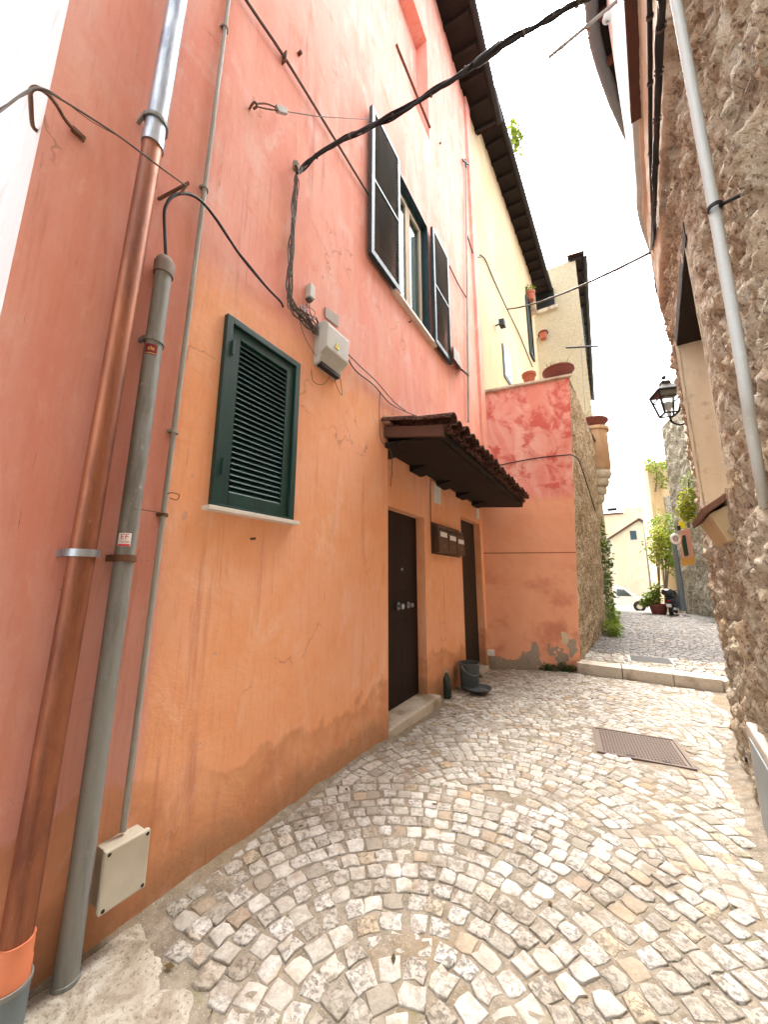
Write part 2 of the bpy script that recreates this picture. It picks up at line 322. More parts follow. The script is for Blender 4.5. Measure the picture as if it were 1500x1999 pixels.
COPPER = aged_metal('brown copper paint', (.32, .115, .055), (.13, .042, .028), .40, .5, 9, .8, .5)
STEEL = aged_metal('galvanised steel', (.42, .47, .53), (.10, .12, .17), .3, .75, 12, .8)
GREYP = aged_metal('weathered grey pipe', (.24, .245, .23), (.12, .105, .085), .55, .1, 10, .8)
GREYC = aged_metal('painted grey conduit', (.36, .35, .32), (.22, .19, .155), .6, 0, 16, .7)
WHITEC = aged_metal('pale grey plastic conduit', (.56, .60, .59), (.42, .44, .42), .45, 0, 8, .5)
PVC = simple('dark grey pvc', (.16, .19, .205), .4, var=.2, scale=9, bump=.05)
ORNG = simple('orange pvc', (.66, .21, .10), .45, var=.2, scale=12, bump=.1)
GREEN = aged_metal('dark green shutter paint', (.008, .046, .038), (.005, .026, .026), .42, 0, 10, .7)
GREENB = aged_metal('dark blue green shutter paint', (.018, .05, .06), (.012, .03, .038), .4, 0, 10, .7)
SLATB = aged_metal('lit blue green slat paint', (.24, .28, .29), (.12, .15, .16), .4, 0, 10, .6)  # light caught on the slats is put into their paler colour
BROWN = aged_metal('dark brown door paint', (.018, .0065, .005), (.009, .004, .003), .55, 0, 6, .7, .2)
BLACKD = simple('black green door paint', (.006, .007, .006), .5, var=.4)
IRON = simple('dark iron', (.035, .034, .036), .55, .4, var=.4, scale=40)
RUST = simple('rusty iron', (.16, .075, .04), .8, .1, var=.5, scale=60, bump=.5)
CABLE = simple('black cable sheath', (.022, .021, .022), .55, var=.4, scale=60, bump=.1)
CABLEB = simple('grey brown cable sheath', (.13, .105, .09), .65, var=.4, scale=50)
BEIGE = simple('beige plastic box', (.58, .54, .44), .5, var=.18, scale=14, bump=.08, grime=(.42, .37, .28))
GREYBOX = simple('light grey plastic box', (.50, .51, .48), .5, var=.15, scale=12, bump=.06, grime=(.36, .34, .30))
WHITE = simple('white painted', (.74, .73, .70), .5, var=.12, scale=10, bump=.06)
MARBLE = simple('white marble sill', (.70, .66, .60), .5, var=.18, scale=12, bump=.1)
FRAMEW = wood('pale window wood', (.50, .43, .32), (.64, .57, .45), (1, 1, .2))
CURT = simple('white curtain', (.82, .84, .84), .9, var=.1)
GLASS = glass()
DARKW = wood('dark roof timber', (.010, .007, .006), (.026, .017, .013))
EAVEW = wood('reddish eave timber', (.075, .035, .024), (.14, .065, .045))
TILE = rubble('clay roof tile', (.06, .032, .025), (.15, .068, .045), (.25, .13, .085), 2.0)
TERRA = simple('terracotta', (.42, .13, .075), .8, var=.3, scale=22, bump=.3)
DTERRA = simple('dark maroon planter', (.20, .06, .05), .7, var=.3, scale=15)
RED = simple('red sticker', (.60, .02, .035), .45, var=.1); DRED = simple('dark red sticker', (.22, .015, .015), .45, var=.2)
YELL = simple('yellow sticker', (.80, .66, .02), .45, var=.1); PAPER = simple('white paper', (.78, .77, .76), .7, var=.06)
GOLD = simple('yellow lettering', (.72, .55, .16), .5, var=.1)
L1 = leaf('bright leaf', (.10, .17, .025), (.24, .30, .04)); L2 = leaf('dark leaf', (.02, .045, .014), (.06, .10, .03)); L3 = leaf('yellow green leaf', (.28, .30, .03), (.48, .46, .05))
L4 = leaf('dry stem', (.10, .09, .04), (.20, .17, .08)); LW = leaf('pale leaf', (.22, .27, .12), (.40, .44, .25))
TRUNK = wood('bark', (.10, .075, .05), (.22, .17, .12)); SOIL = simple('soil', (.06, .045, .03), .95, var=.4)
# ================================================================== LARGE STRUCTURE
# ------------------------------------------------------------------ ground
def sheet(name, x0, x1, y0, y1, nx, ny, zf, mat):
    vs = [(x0+(x1-x0)*i/nx, y0+(y1-y0)*j/ny) for j in range(ny+1) for i in range(nx+1)]
    me = mesh(name, [(x, y, zf(x, y)) for x, y in vs], [(j*(nx+1)+i, j*(nx+1)+i+1, (j+1)*(nx+1)+i+1, (j+1)*(nx+1)+i) for j in range(ny) for i in range(nx)], True)
    return tag(link(name, me, mat), kind='structure')
def uz(y):                                              # upper street: flat to a crest, then falling
    return -0.045 if y < 21 else -0.045-(min(y, 40)-21)*0.062
sheet('ground', -400, 400, -300, 700, 4, 4, lambda x, y: -1.35, simple('far ground', (.16, .155, .15), .95, var=.3, scale=.3))
pav = sheet('alley_paving', -2.6, 3.2, -3.0, 8.3, 174, 339, lambda x, y: gz(x, y)+.0002+.0055*mn.noise(Vector((x*4, y*4, 0)))+.003*mn.noise(Vector((x*19, y*19, 3))), MORT)
S0, S1 = Vector((-.62, 7.985, 0)), Vector((1.95, 7.70, 0))      # step edge
def step_y(x): return S0.y+(S1.y-S0.y)*(x-S0.x)/(S1.x-S0.x)
vs = []; nx, ny = 40, 120
for j in range(ny+1):
    for i in range(nx+1):
        x = -3+11*i/nx; y0 = step_y(x)+.2; y = y0+(44-y0)*(j/ny)**1.6
        vs.append((x, y, uz(y)-.008))
up = link('upper_street', mesh('upper_street', vs, [(j*(nx+1)+i, j*(nx+1)+i+1, (j+1)*(nx+1)+i+1, (j+1)*(nx+1)+i) for j in range(ny) for i in range(nx)], True), MORTG)
tag(up, kind='structure')

# cobbles laid in overlapping fans
def stone_shape(rnd, sx, sy, j=.19):
    """irregular eight-sided cobble: side ring, shoulder ring, domed top"""
    c = [(-.5, -.5), (0, -.53), (.5, -.5), (.53, 0), (.5, .5), (0, .53), (-.5, .5), (-.53, 0)]
    o = [((x+rnd.uniform(-j, j)*.5)*sx*rnd.uniform(.93, 1.05), (y+rnd.uniform(-j, j)*.5)*sy*rnd.uniform(.93, 1.05)) for x, y in c]
    q_ = .03 if sx < .5 else .003; tl = (rnd.uniform(-q_, q_), rnd.uniform(-q_, q_)); vs = []
    for k, h in ((1.0, -.03), (1.0, -.001), (.965, .0040), (.90, .0060)):
        vs += [(x*k, y*k, h+x*tl[0]+y*tl[1]+rnd.uniform(-.0012, .0012)) for x, y in o]
    vs.append((0, 0, .0066+rnd.uniform(-.003, .001)))
    fs = [(r*8+i, r*8+(i+1) % 8, (r+1)*8+(i+1) % 8, (r+1)*8+i) for r in range(3) for i in range(8)]+[(24+i, 24+(i+1) % 8, 32) for i in range(8)]
    return vs, fs
rs = random.Random(3)
def right_x(y):
    pts = RWALL
    for (xa, ya), (xb, yb) in zip(pts, pts[1:]):
        if ya <= y <= yb: return xa+(xb-xa)*(y-ya)/(yb-ya)
    return pts[-1][0]
RWALL = [(.08, -3), (.383, 0), (.72, 3.37), (.80, 4.1), (.83, 4.46), (.95, 4.95), (1.15, 5.6), (1.45, 6.4), (1.85, 7.6), (2.2, 9), (2.75, 12), (3.4, 18)]
MH = [atz(*p, -.085) for p in ((1183, 1425), (1333, 1448), (1330, 1502), (1150, 1468))]      # manhole corners
mc = sum(MH, Vector())/4; mux = ((MH[1]-MH[0])+(MH[2]-MH[3])).normalized(); muy = Vector((0, 0, 1)).cross(mux); MHW, MHL = .36, .36
def in_manhole(x, y, m=.04):
    d = Vector((x, y, 0))-Vector((mc.x, mc.y, 0)); return abs(d.dot(mux)) < MHW+m and abs(d.dot(muy)) < MHL+m
def in_slab(x, y): return (x < -1.27+.05*mn.noise(Vector((y*9, 0, 1))) and y < 1.14-(x+1.9)*.16+.05*mn.noise(Vector((x*9, 0, 0)))) 
FANS = [(-.69+.05*k, 1.26+1.28*k) for k in range(6)]
FR = 1.62
stones = []
for k, (cx, cy) in enumerate(FANS):
    r = .05; row = 0
    while r < FR:
        w = rs.uniform(.088, .104); rr = r+w/2; n = max(3, int(2*math.pi*rr/rs.uniform(.090, .106))); ph = rs.random()*6
        for i in range(n):
            a = ph+2*math.pi*(i+rs.uniform(-.1, .1))/n; x = cx+rr*math.cos(a); y = cy+rr*math.sin(a)
            if y > cy+FR or y < .2: continue
            if k > 0 and math.hypot(x-FANS[k-1][0], y-FANS[k-1][1]) < FR+.03: continue
            if k == 0 and y < .45: continue
            lim = LX-.02 if y < 3.3 else LX-.12
            if y > 7.35+(x+2.08)*.47 - .0 and x < -.5: continue
            if x < lim or x > right_x(y)-.10 or y > step_y(x)-.07: continue
            if in_manhole(x, y) or in_slab(x, y): continue
            if 3.25 < y < 4.75 and x < -1.86: continue
            stones.append((x, y, a-math.pi/2, (2*math.pi*rr/n)*rs.uniform(.80, .93), w*rs.uniform(.80, .93)))
        r += w
def seen(x, y, z):
    px, py, d = proj((x, y, z)); return d > 0 and -30 < px < 1530 and -30 < py < 2030
vis = sorted((s for s in stones if seen(s[0], s[1], gz(s[0], s[1]))), key=lambda s: s[0]**2+s[1]**2)
solo = set(vis[:300])
var = [mesh('cobble', *stone_shape(rs, 1, 1)) for _ in range(24)]
for m in var: m.materials.append(COB); m.polygons.foreach_set('use_smooth', [True]*len(m.polygons))
def low(x, y): return .006*mn.noise(Vector((x*3, y*3, 5)))
for s in vis[:300]:
    o = bpy.data.objects.new('cobble', rs.choice(var)); COL.objects.link(o); o.parent = pav
    o.location = (s[0], s[1], gz(s[0], s[1])+low(s[0], s[1])+rs.uniform(-.0022, .0022)); o.rotation_euler = (0, 0, s[2]+rs.uniform(-.07, .07)+rs.choice((0, math.pi))); o.scale = (s[3], s[4], 1)
def stone_field(name, lst, zf, mat, parent, bx=1.0):
    mb = MB()
    for (x, y, a, sx, sy) in lst:
        v, f = stone_shape(rs, sx, sy, .10); c, s = math.cos(a), math.sin(a); z = zf(x, y)+rs.uniform(-.004, .004)
        mb.add([(x+c*p-s*q, y+s*p+c*q, z+h) for p, q, h in v], f)
    o = link(name, mesh(name, mb.v, mb.f, True), mat, parent); return tag(o, kind='stuff')
stone_field('cobbles', [s for s in stones if s not in solo], lambda x, y: gz(x, y)+low(x, y), COB, pav)
# upper street: a band of pale stones behind the step, then grey cobbles
pale, grey = [], []
y = 8.0
while y < 23:
    w = rs.uniform(.10, .125) if y < 14 else rs.uniform(.13, .16)
    x = -1.0
    while x < 3.9:
        sx = rs.uniform(.10, .13) if y < 14 else rs.uniform(.13, .18)
        yy = y+.16*math.sin(x*2.3)+rs.uniform(-.015, .015)
        if x < right_x(yy)-.05 and x > -.62+(yy-8.16)*.082+.06 and yy > step_y(x)+.42:
            (pale if yy < 9.3+.2*mn.noise(Vector((x*3, 0, 0))) else grey).append((x, yy, rs.uniform(-.12, .12), sx*.9, w*.9))
        x += sx
    y += w
def in_cover(x, y): return abs(x-.62) < .36 and abs(y-9.0) < .34
stone_field('pale_cobbles', [s for s in pale if not in_cover(s[0], s[1])], lambda x, y: uz(y), COB, up)
stone_field('grey_cobbles', grey, lambda x, y: uz(y), COBG, up)
# the stone step
st = tag(bpy.data.objects.new('street_step', None), kind='structure'); COL.objects.link(st)
xs = [-.60, .12, .82, 1.42, 1.98]
for i in range(4):
    xa, xb = xs[i]+.006, xs[i+1]-.006; y0a, y0b = step_y(xa)+rs.uniform(-.012, .012), step_y(xb)+rs.uniform(-.012, .012); zt = -.035+rs.uniform(-.006, .006)
    MB().hexa([(xa,y0a,-.36),(xb,y0b,-.36),(xb,y0b+.40,-.36),(xa,y0a+.40,-.36),(xa,y0a,zt),(xb,y0b,zt),(xb,y0b+.40,zt-.004),(xa,y0a+.40,zt-.004)]).build('kerb_stone', TRAV, st, bevel=.014)
# worn concrete apron at the foot of the pipes
mb = MB(); nx, ny = 26, 30; vs = []; ok = {}
for j in range(ny+1):
    for i in range(nx+1):
        x, y = -2.0+.95*i/nx, .1+1.25*j/ny
        edge = min((-1.27+.06*mn.noise(Vector((y*7, 0, 1))))-x, (1.13-(x+1.9)*.16+.06*mn.noise(Vector((x*8, 0, 0))))-y)
        z = -.03+.042*max(0, min(1, edge/.10+.15))+.012*mn.noise(Vector((x*7, y*7, 2)))+.006*mn.noise(Vector((x*25, y*25, 2)))
        vs.append((x, y, z))
tag(link('concrete_apron', mesh('concrete_apron', vs, [(j*(nx+1)+i, j*(nx+1)+i+1, (j+1)*(nx+1)+i+1, (j+1)*(nx+1)+i) for j in range(ny) for i in range(nx)], True), CONC), kind='structure')
vs = []
for j in range(161):
    y = .6+2.7*j/160
    for k, (dx, dz) in enumerate(((-.03, .045), (.008, .03), (.035, .012), (.075, -.004))):
        vs.append((LX+dx+.014*mn.noise(Vector((0, y*6, k)))*(k > 0), y, gz(0, y)+dz*(.75+.7*mn.noise(Vector((k*.3, y*5, 2))))+.004*mn.noise(Vector((k, y*30, 0)))))
tag(link('wall_fillet', mesh('wall_fillet', vs, [(j*4+i, j*4+i+1, j*4+i+5, j*4+i+4) for j in range(160) for i in range(3)], True), MORT), kind='structure')
# smooth mortar strip along the tufa wall
vs = []
for j in range(81):
    y = -1+9.0*j/80; xr = right_x(y)
    for k, (dx, dz) in enumerate(((-.13, -.004), (-.07, .016), (-.02, .035), (.1, .06))):
        vs.append((xr+dx+.02*mn.noise(Vector((0, y*5, k))), y, gz(xr, y)+dz+.006*mn.noise(Vector((k, y*9, 0)))))
tag(link('wall_gutter', mesh('wall_gutter', vs, [(j*4+i, j*4+i+1, j*4+i+5, j*4+i+4) for j in range(80) for i in range(3)], True), MORT), kind='structure')

# ------------------------------------------------------------------ pink house (left)
house = thing('pink_house', 'tall pink and orange plastered house with green shutters along the alley', 'house', (LX, .3, 0))
def wall_x(mb, X, y0, y1, z0, z1, holes):
    ys = sorted({y0, y1, *[v for h in holes for v in h[:2] if y0 < v < y1]}); zs = sorted({z0, z1, *[v for h in holes for v in h[2:4] if z0 < v < z1]})
    for a, b in zip(ys, ys[1:]):
        for c, d in zip(zs, zs[1:]):
            if any(h[0]-1e-6 <= a and b <= h[1]+1e-6 and h[2]-1e-6 <= c and d <= h[3]+1e-6 for h in holes): continue
            mb.add([(X, a, c), (X, b, c), (X, b, d), (X, a, d)], [(0, 1, 2, 3)])
    for (a, b, c, d, dep, back) in holes:
        D = X-dep
        mb.add([(X,a,c),(X,b,c),(X,b,d),(X,a,d),(D,a,c),(D,b,c),(D,b,d),(D,a,d)], [(0,4,5,1),(1,5,6,2),(2,6,7,3),(3,7,4,0)]+([(4,7,6,5)] if back else []))
HY0, HYR, HY1, HTOP, RX = .30, 3.31, 7.50, 13.75, LX-.145
w1 = [lw(440, 615), lw(583, 715), lw(405, 985), lw(565, 1020)]
WA, WB, WZ0, WZ1 = (w1[0].y+w1[2].y)/2, (w1[1].y+w1[3].y)/2, (w1[2].z+w1[3].z)/2, (w1[0].z+w1[1].z)/2
UA, UB, UZ0, UZ1 = 3.52, 4.58, 5.04, 7.10
mb = MB()
wall_x(mb, LX, HY0, HY1, 3.32, HTOP, [(UA, UB, UZ0, UZ1, .24, False), (3.62, 4.80, 9.15, 11.55, .22, True)])
wall_x(mb, LX, HY0, HYR, -.45, 3.32, [(WA+.02, WB-.02, WZ0+.02, WZ1-.02, .12, False)])
wall_x(mb, RX, HYR, HY1, -.45, 3.32, [(3.36, 4.56, .04, 2.34, .165, False), (6.10, 7.28, -.20, 2.60, .17, False)])
mb.add([(LX, HYR, -.45), (RX, HYR, -.45), (RX, HYR, 3.32), (LX, HYR, 3.32)], [(0, 1, 2, 3)])                 # return beside the doors
mb.add([(LX, HYR, 3.32), (RX, HYR, 3.32), (RX, HY1, 3.32), (LX, HY1, 3.32)], [(0, 1, 2, 3)])
mb.add([(LX, HY1, 3.32), (LX-4, HY1, 3.32), (LX-4, HY1, HTOP), (LX, HY1, HTOP)], [(0, 1, 2, 3)])
mb.add([(LX, HY0, HTOP), (LX, HY1, HTOP), (LX-4, HY1, HTOP), (LX-4, HY0, HTOP)], [(0, 1, 2, 3)])
mb.build('wall', PLH, house)
MB().add([(LX, HY0, -.45), (LX-6, HY0, -.45), (LX-6, HY0, HTOP), (LX, HY0, HTOP)], [(0, 1, 2, 3)]).build('end_wall', ENDW, house)['label'] = 'whitish end wall of the house'
MB().box((LX-.02, 7.17, 3.34), (LX+.06, 7.50, 13.6)).build('corner_strip', PLH, house, bevel=.012)
# eave: rafters, boards, gutter, tiles
def eave(parent, a, b, out, z, wb, rafter_gap=.55, mat=DARKW, gut=.075, slope=.22):
    a, b = Vector(a), Vector(b); d = (b-a).normalized(); n = Vector((d.y, -d.x, 0))
    L = (b-a).length; za = Vector((0, 0, z))
    p = [a+za-n*.3, b+za-n*.3, b+za+n*out-Vector((0,0,slope*out)), a+za+n*out-Vector((0,0,slope*out))]
    e = MB().slab(p, (0, 0, 1), .05).build('eave_boards', mat, parent)
    k = int(L/rafter_gap); me = None
    for i in range(k+1):
        q = a+d*(.1+(L-.2)*i/max(1, k))
        if me is None:
            r = MB().bar(q+za-n*.2-Vector((0,0,.06)), q+za+n*(out-.06)-Vector((0,0,.06+slope*(out-.06))), .09, .11).build('rafter', mat, parent); me = r; q0 = q
        else:
            r = me.copy(); COL.objects.link(r); r.location = (q-q0)+me.location; r.location = me.location+(q-q0)
    # gutter: half-round trough
    c0, c1 = a+za+n*(out+gut*.8)-Vector((0,0,slope*out+.02)), b+za+n*(out+gut*.8)-Vector((0,0,slope*out+.02)); g = MB(); vs = []
    for c in (c0, c1):
        for rr in (gut, gut-.008): vs += [c+n*math.cos(math.pi+math.pi*t/8)*rr+Vector((0, 0, math.sin(math.pi+math.pi*t/8)*rr)) for t in range(9)]
    fs = [(i, i+1, 18+i+1, 18+i) for i in range(8)]+[(9+i+1, 9+i, 27+i, 27+i+1) for i in range(8)]+[(0, 18, 27, 9), (8, 17, 35, 26)]+[(i, 9+i, 10+i, i+1) for i in range(8)]+[(18+i, 19+i, 28+i, 27+i) for i in range(8)]
    g.add(vs, fs).build('gutter', IRON, parent, smooth=True)
    # barrel tiles along the edge
    tm = None; m = int(L/.24)
    for i in range(m+1):
        q = a+d*(L*i/m)
        if tm is None:
            vs = []; s0, s1 = q+za+n*(out+.05)+Vector((0,0,.05-slope*(out+.05))), q+za-n*.3+Vector((0,0,.06))
            for c in (s0, s1):
                for rr in (.105, .09): vs += [c+d*math.cos(math.pi*t/6)*rr+Vector((0, 0, math.sin(math.pi*t/6)*rr)) for t in range(7)]
            fs = [(j, 14+j, 15+j, j+1) for j in range(6)]+[(7+j, 8+j, 22+j, 21+j) for j in range(6)]+[(j, j+1, 8+j, 7+j) for j in range(6)]+[(14+j, 21+j, 22+j, 15+j) for j in range(6)]
            tm = MB().add(vs, fs).build('roof_tile', TILE, parent); q1 = q
        else:
            r = tm.copy(); COL.objects.link(r); r.location = tm.location+(q-q1)
eave(house, (LX, -.4, 0), (LX, 8.15, 0), .62, 13.72, HTOP)

# lower shutter
def louvre(name, parent, O, ey, ez, en, wd, ht, frame, thick, panels, slat_gap, mat, slat_mat, open_up=True, label=None):
    """louvred leaf: frame bars + slats; O lower-left corner, ey along, ez up, en out of the wall"""
    O, ey, ez, en = Vector(O), Vector(ey).normalized(), Vector(ez).normalized(), Vector(en).normalized()
    P = lambda u, v, w: O+ey*u+ez*v+en*w
    mb = MB()
    def bx(u0, u1, v0, v1, w0=0, w1=thick): mb.hexa([P(u0,v0,w0),P(u1,v0,w0),P(u1,v0,w1),P(u0,v0,w1),P(u0,v1,w0),P(u1,v1,w0),P(u1,v1,w1),P(u0,v1,w1)])
    bx(0, frame, 0, ht); bx(wd-frame, wd, 0, ht); bx(frame, wd-frame, 0, frame*1.25); bx(frame, wd-frame, ht-frame, ht)
    zs = [frame*1.25]+[ht*k/panels for k in range(1, panels)]+[ht-frame]
    for k in range(1, panels): bx(frame, wd-frame, zs[k]-frame*.35, zs[k]+frame*.35)
    leafo = mb.build(name, mat, parent, bevel=.003)
    if label: leafo['label'] = label
    sm = None
    for k in range(panels):
        a = zs[k]+(frame*.35 if k else 0); b = zs[k+1]-(frame*.35 if k < panels-1 else 0); n = int((b-a)/slat_gap)
        for i in range(n):
            v = a+(b-a)*(i+.5)/n; dz = ez*((v))
            if sm is None:
                h = slat_gap*.62; p0, p1 = frame*.9, wd-frame*.9; lo, hi = (thick*.90, thick*.12) if open_up else (thick*.12, thick*.9)
                q = [O+ey*p0+en*lo-ez*h, O+ey*p1+en*lo-ez*h, O+ey*p1+en*hi+ez*h, O+ey*p0+en*hi+ez*h]
                nn = (q[1]-q[0]).cross(q[3]-q[0]).normalized()
                sm = MB().slab(q, nn, .006).build('slat', slat_mat, leafo); sm.location = dz
            else:
                c = sm.copy(); COL.objects.link(c); c.location = dz
    return leafo
fr = .045
mbf = MB()
for (a, b, c, d) in ((WA, WA+fr, WZ0, WZ1), (WB-fr, WB, WZ0, WZ1), (WA+fr, WB-fr, WZ1-fr, WZ1), (WA+fr, WB-fr, WZ0, WZ0+.02)): mbf.box((LX-.1, a, c), (LX+.035, b, d))
mbf.build('window_frame', GREEN, house, bevel=.003)
louvre('shutter', house, (LX-.03, WA+fr+.004, WZ0+.022), (0, 1, 0), (0, 0, 1), (1, 0, 0), WB-WA-2*fr-.008, WZ1-WZ0-fr-.026, .068, .045, 1, .0365, GREEN, GREEN)
hg = MB()
for zz in (WZ1-.22, WZ0+.25): hg.tube([(LX+.04, WA+fr+.004, zz-.05), (LX+.04, WA+fr+.004, zz+.05)], .008, 8)
hg.build('hinge', GREEN, house, True)
MB().box((LX-.1, WA-.035, WZ0-.028), (LX+.07, WB+.03, WZ0-.001)).build('sill', MARBLE, house, bevel=.004)
# dark room behind the louvres
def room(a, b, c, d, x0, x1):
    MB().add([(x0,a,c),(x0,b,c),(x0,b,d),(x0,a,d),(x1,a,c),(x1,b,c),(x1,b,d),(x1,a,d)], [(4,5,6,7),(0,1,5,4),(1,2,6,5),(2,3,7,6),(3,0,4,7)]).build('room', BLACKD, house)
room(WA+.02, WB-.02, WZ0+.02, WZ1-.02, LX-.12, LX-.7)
# upper window
MB().box((LX-.24, UA-.12, UZ0-.045), (LX+.075, UB+.12, UZ0-.003)).build('sill', MARBLE, house, bevel=.004)
louvre('shutter', house, (LX+.035, UA-.70, UZ0-.02), (0, 1, 0), (0, 0, 1), (1, 0, 0), .69, UZ1-UZ0+.02, .06, .05, 2, .047, GREENB, SLATB, label='left leaf of the upper shutters, folded back on the wall')
louvre('shutter', house, (LX+.045, UB+.02, UZ0-.02), (0, 1, -.0), (0, 0, 1), (1, 0, 0), .69, UZ1-UZ0+.02, .06, .05, 2, .047, GREENB, SLATB, label='right leaf of the upper shutters, folded back on the wall')
cas = MB()
for (a, b, c, d) in ((UA+.003, UA+.06, UZ0, UZ1-.003), (UB-.06, UB-.003, UZ0, UZ1-.003), (UA+.06, UB-.06, UZ1-.07, UZ1-.003), (UA+.06, UB-.06, UZ0, UZ0+.06)): cas.box((LX-.135, a, c), (LX-.075, b, d))
for (a, b, c, d) in ((UA+.001, UA+.02, UZ0, UZ1-.001), (UB-.02, UB-.001, UZ0, UZ1-.001), (UA+.02, UB-.02, UZ1-.02, UZ1-.001)): cas.box((LX-.23, a, c), (LX+.015, b, d))
cas.build('window_frame', GREENB, house, bevel=.003)
mid = (UA+UB)/2
for (a, b) in ((UA+.062, mid-.002), (mid+.002, UB-.062)):
    cz = MB(); t_ = .065
    for (p, q, c, d) in ((a, a+t_, UZ0+.062, UZ1-.072), (b-t_, b, UZ0+.062, UZ1-.072), (a+t_, b-t_, UZ1-.072-t_, UZ1-.072), (a+t_, b-t_, UZ0+.062, UZ0+.062+t_)): cz.box((LX-.128, p, c), (LX-.085, q, d))
    sash = cz.build('sash', FRAMEW, house, bevel=.004)
    MB().box((LX-.109, a+t_-.005, UZ0+.06+t_), (LX-.104, b-t_+.005, UZ1-.07-t_)).build('pane', GLASS, sash)
cv = MB(); n = 60; vs = []
for j in (UZ0+.07, UZ1-.08):
    for i in range(n+1): vs.append((LX-.16+.014*math.sin(i*1.1)+.008*math.sin(i*2.7), UA+.06+(UB-UA-.12)*i/n, j))
cv.add(vs, [(i, i+1, n+2+i, n+1+i) for i in range(n)]).build('curtain', CURT, house, smooth=True)
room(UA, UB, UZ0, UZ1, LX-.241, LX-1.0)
# doors
dr = MB().box((RX-.165, 3.362, .045), (RX-.125, 4.558, 2.338)).build('door', BROWN, house, bevel=.004)
dr['label'] = 'dark brown front door with round knobs'
for (a, b, c, d) in ((3.5, 4.42, 1.35, 2.2), (3.5, 4.42, .18, 1.0)):
    MB().box((RX-.127, a, c), (RX-.116, b, d)).build('door_panel', BROWN, dr, bevel=.004)
for (yy, zz, r) in ((4.02, 1.17, .038), (4.28, 1.17, .032)):
    MB().lathe((RX-.126, yy, zz), [(.0, 0), (r*1.3, 0), (r*1.3, .008), (r*.4, .012), (r*.4, .035), (r*.9, .045), (r, .06), (r*.8, .075), (0, .08)], 16, (1, 0, 0)).build('door_knob', STEEL, dr, True)
MB().lathe((RX-.116, 4.1, 1.62), [(0, 0), (.018, 0), (.018, .008), (.008, .012), (0, .013)], 12, (1, 0, 0)).build('peephole', STEEL, dr, True)
MB().box((RX-.17, 6.102, -.2), (RX-.13, 7.278, 2.598)).build('door', BLACKD, house, bevel=.004)['label'] = 'almost black second door under the canopy'
# stone thresholds
tp = [(RX-.23, 3.315, .0), (LX+.0, 3.315, .0), (LX+.015, 4.62, .0), (RX-.23, 4.62, .0)]
MB().slab([(x, y, -.16) for x, y, z in tp], (0, 0, 1), .205).build('threshold', TRAV, house, bevel=.012)
MB().box((RX-.28, 6.08, -.3), (RX+.05, 7.3, -.12)).build('threshold', TRAV, house, bevel=.01)

# ------------------------------------------------------------------ terrace block with stone side wall
TB = [Vector((-2.10, 7.44, -.4)), Vector((-.555, 8.16, -.4))]
tn = (TB[1]-TB[0]).cross(Vector((0, 0, 1)))
TL, TR = onp(948, 768, tn, TB[0]), onp(1112, 737, tn, TB[0])
TLL = TL+(TL-TR).normalized()*.25
terr = thing('terrace_block', 'crimson and orange plastered terrace block with earthy stone side', 'terrace', (-.555, 8.16, -.2))
sdir = Vector((math.sin(R(4.79)), math.cos(R(4.79)), 0)); SL = 5.2
# front face as a fine grid so that the plaster can lean and undulate
def grid4(a, b, c, d, nu, nv, amp, nrm, fr_=2.0, seed=0, edge=0):
    vs = []
    for j in range(nv+1):
        for i in range(nu+1):
            u, v = i/nu, j/nv; p = (a*(1-u)+b*u)*(1-v)+(d*(1-u)+c*u)*v
            q = p+nrm*(amp*mn.fractal(p*fr_+Vector((seed, 0, 0)), 1.0, 2.0, 4)); vs.append(q)
    return vs, [(j*(nu+1)+i, j*(nu+1)+i+1, (j+1)*(nu+1)+i+1, (j+1)*(nu+1)+i) for j in range(nv) for i in range(nu)]
b0 = TB[0]+(TB[0]-TB[1]).normalized()*.2
v_, f_ = grid4(b0, TB[1], TR, TLL, 60, 160, .012, tn.normalized(), 1.6)
link('wall', mesh('wall', v_, f_, True), PLT, terr)
sn = Vector((sdir.y, -sdir.x, 0))
v_, f_ = grid4(TB[1]+sn*.0, TB[1]+sdir*SL, TR+sdir*SL, TR, 150, 130, .05, sn, 2.2, 9)
link('side_wall', mesh('side_wall', v_, f_, True), SIDE, terr)['label'] = 'rough earthy stone side wall'
MB().add([TLL-Vector((0,0,.02)), TR-Vector((0,0,.02)), TR+sdir*SL-Vector((0,0,.02)), TLL+sdir*SL-Vector((0,0,.02))], [(0, 1, 2, 3)]).build('terrace_floor', TRAV, terr)
n_ = tn.normalized(); n_ = n_ if n_.y < 0 else -n_
cp = [TLL+n_*.07, TR+n_*.07+Vector((.03, 0, 0)), TR-n_*.22+Vector((.03, 0, 0)), TLL-n_*.22]
MB().slab(cp, (0, 0, 1), .05).build('coping', TRAV, terr, bevel=.006)
cp = [TR-n_*.24+sn*.05, TR+sdir*SL+sn*.05, TR+sdir*SL-sn*.22, TR-n_*.24-sn*.22]
MB().slab(cp, (0, 0, 1), .045).build('coping', IRON, terr, bevel=.006)
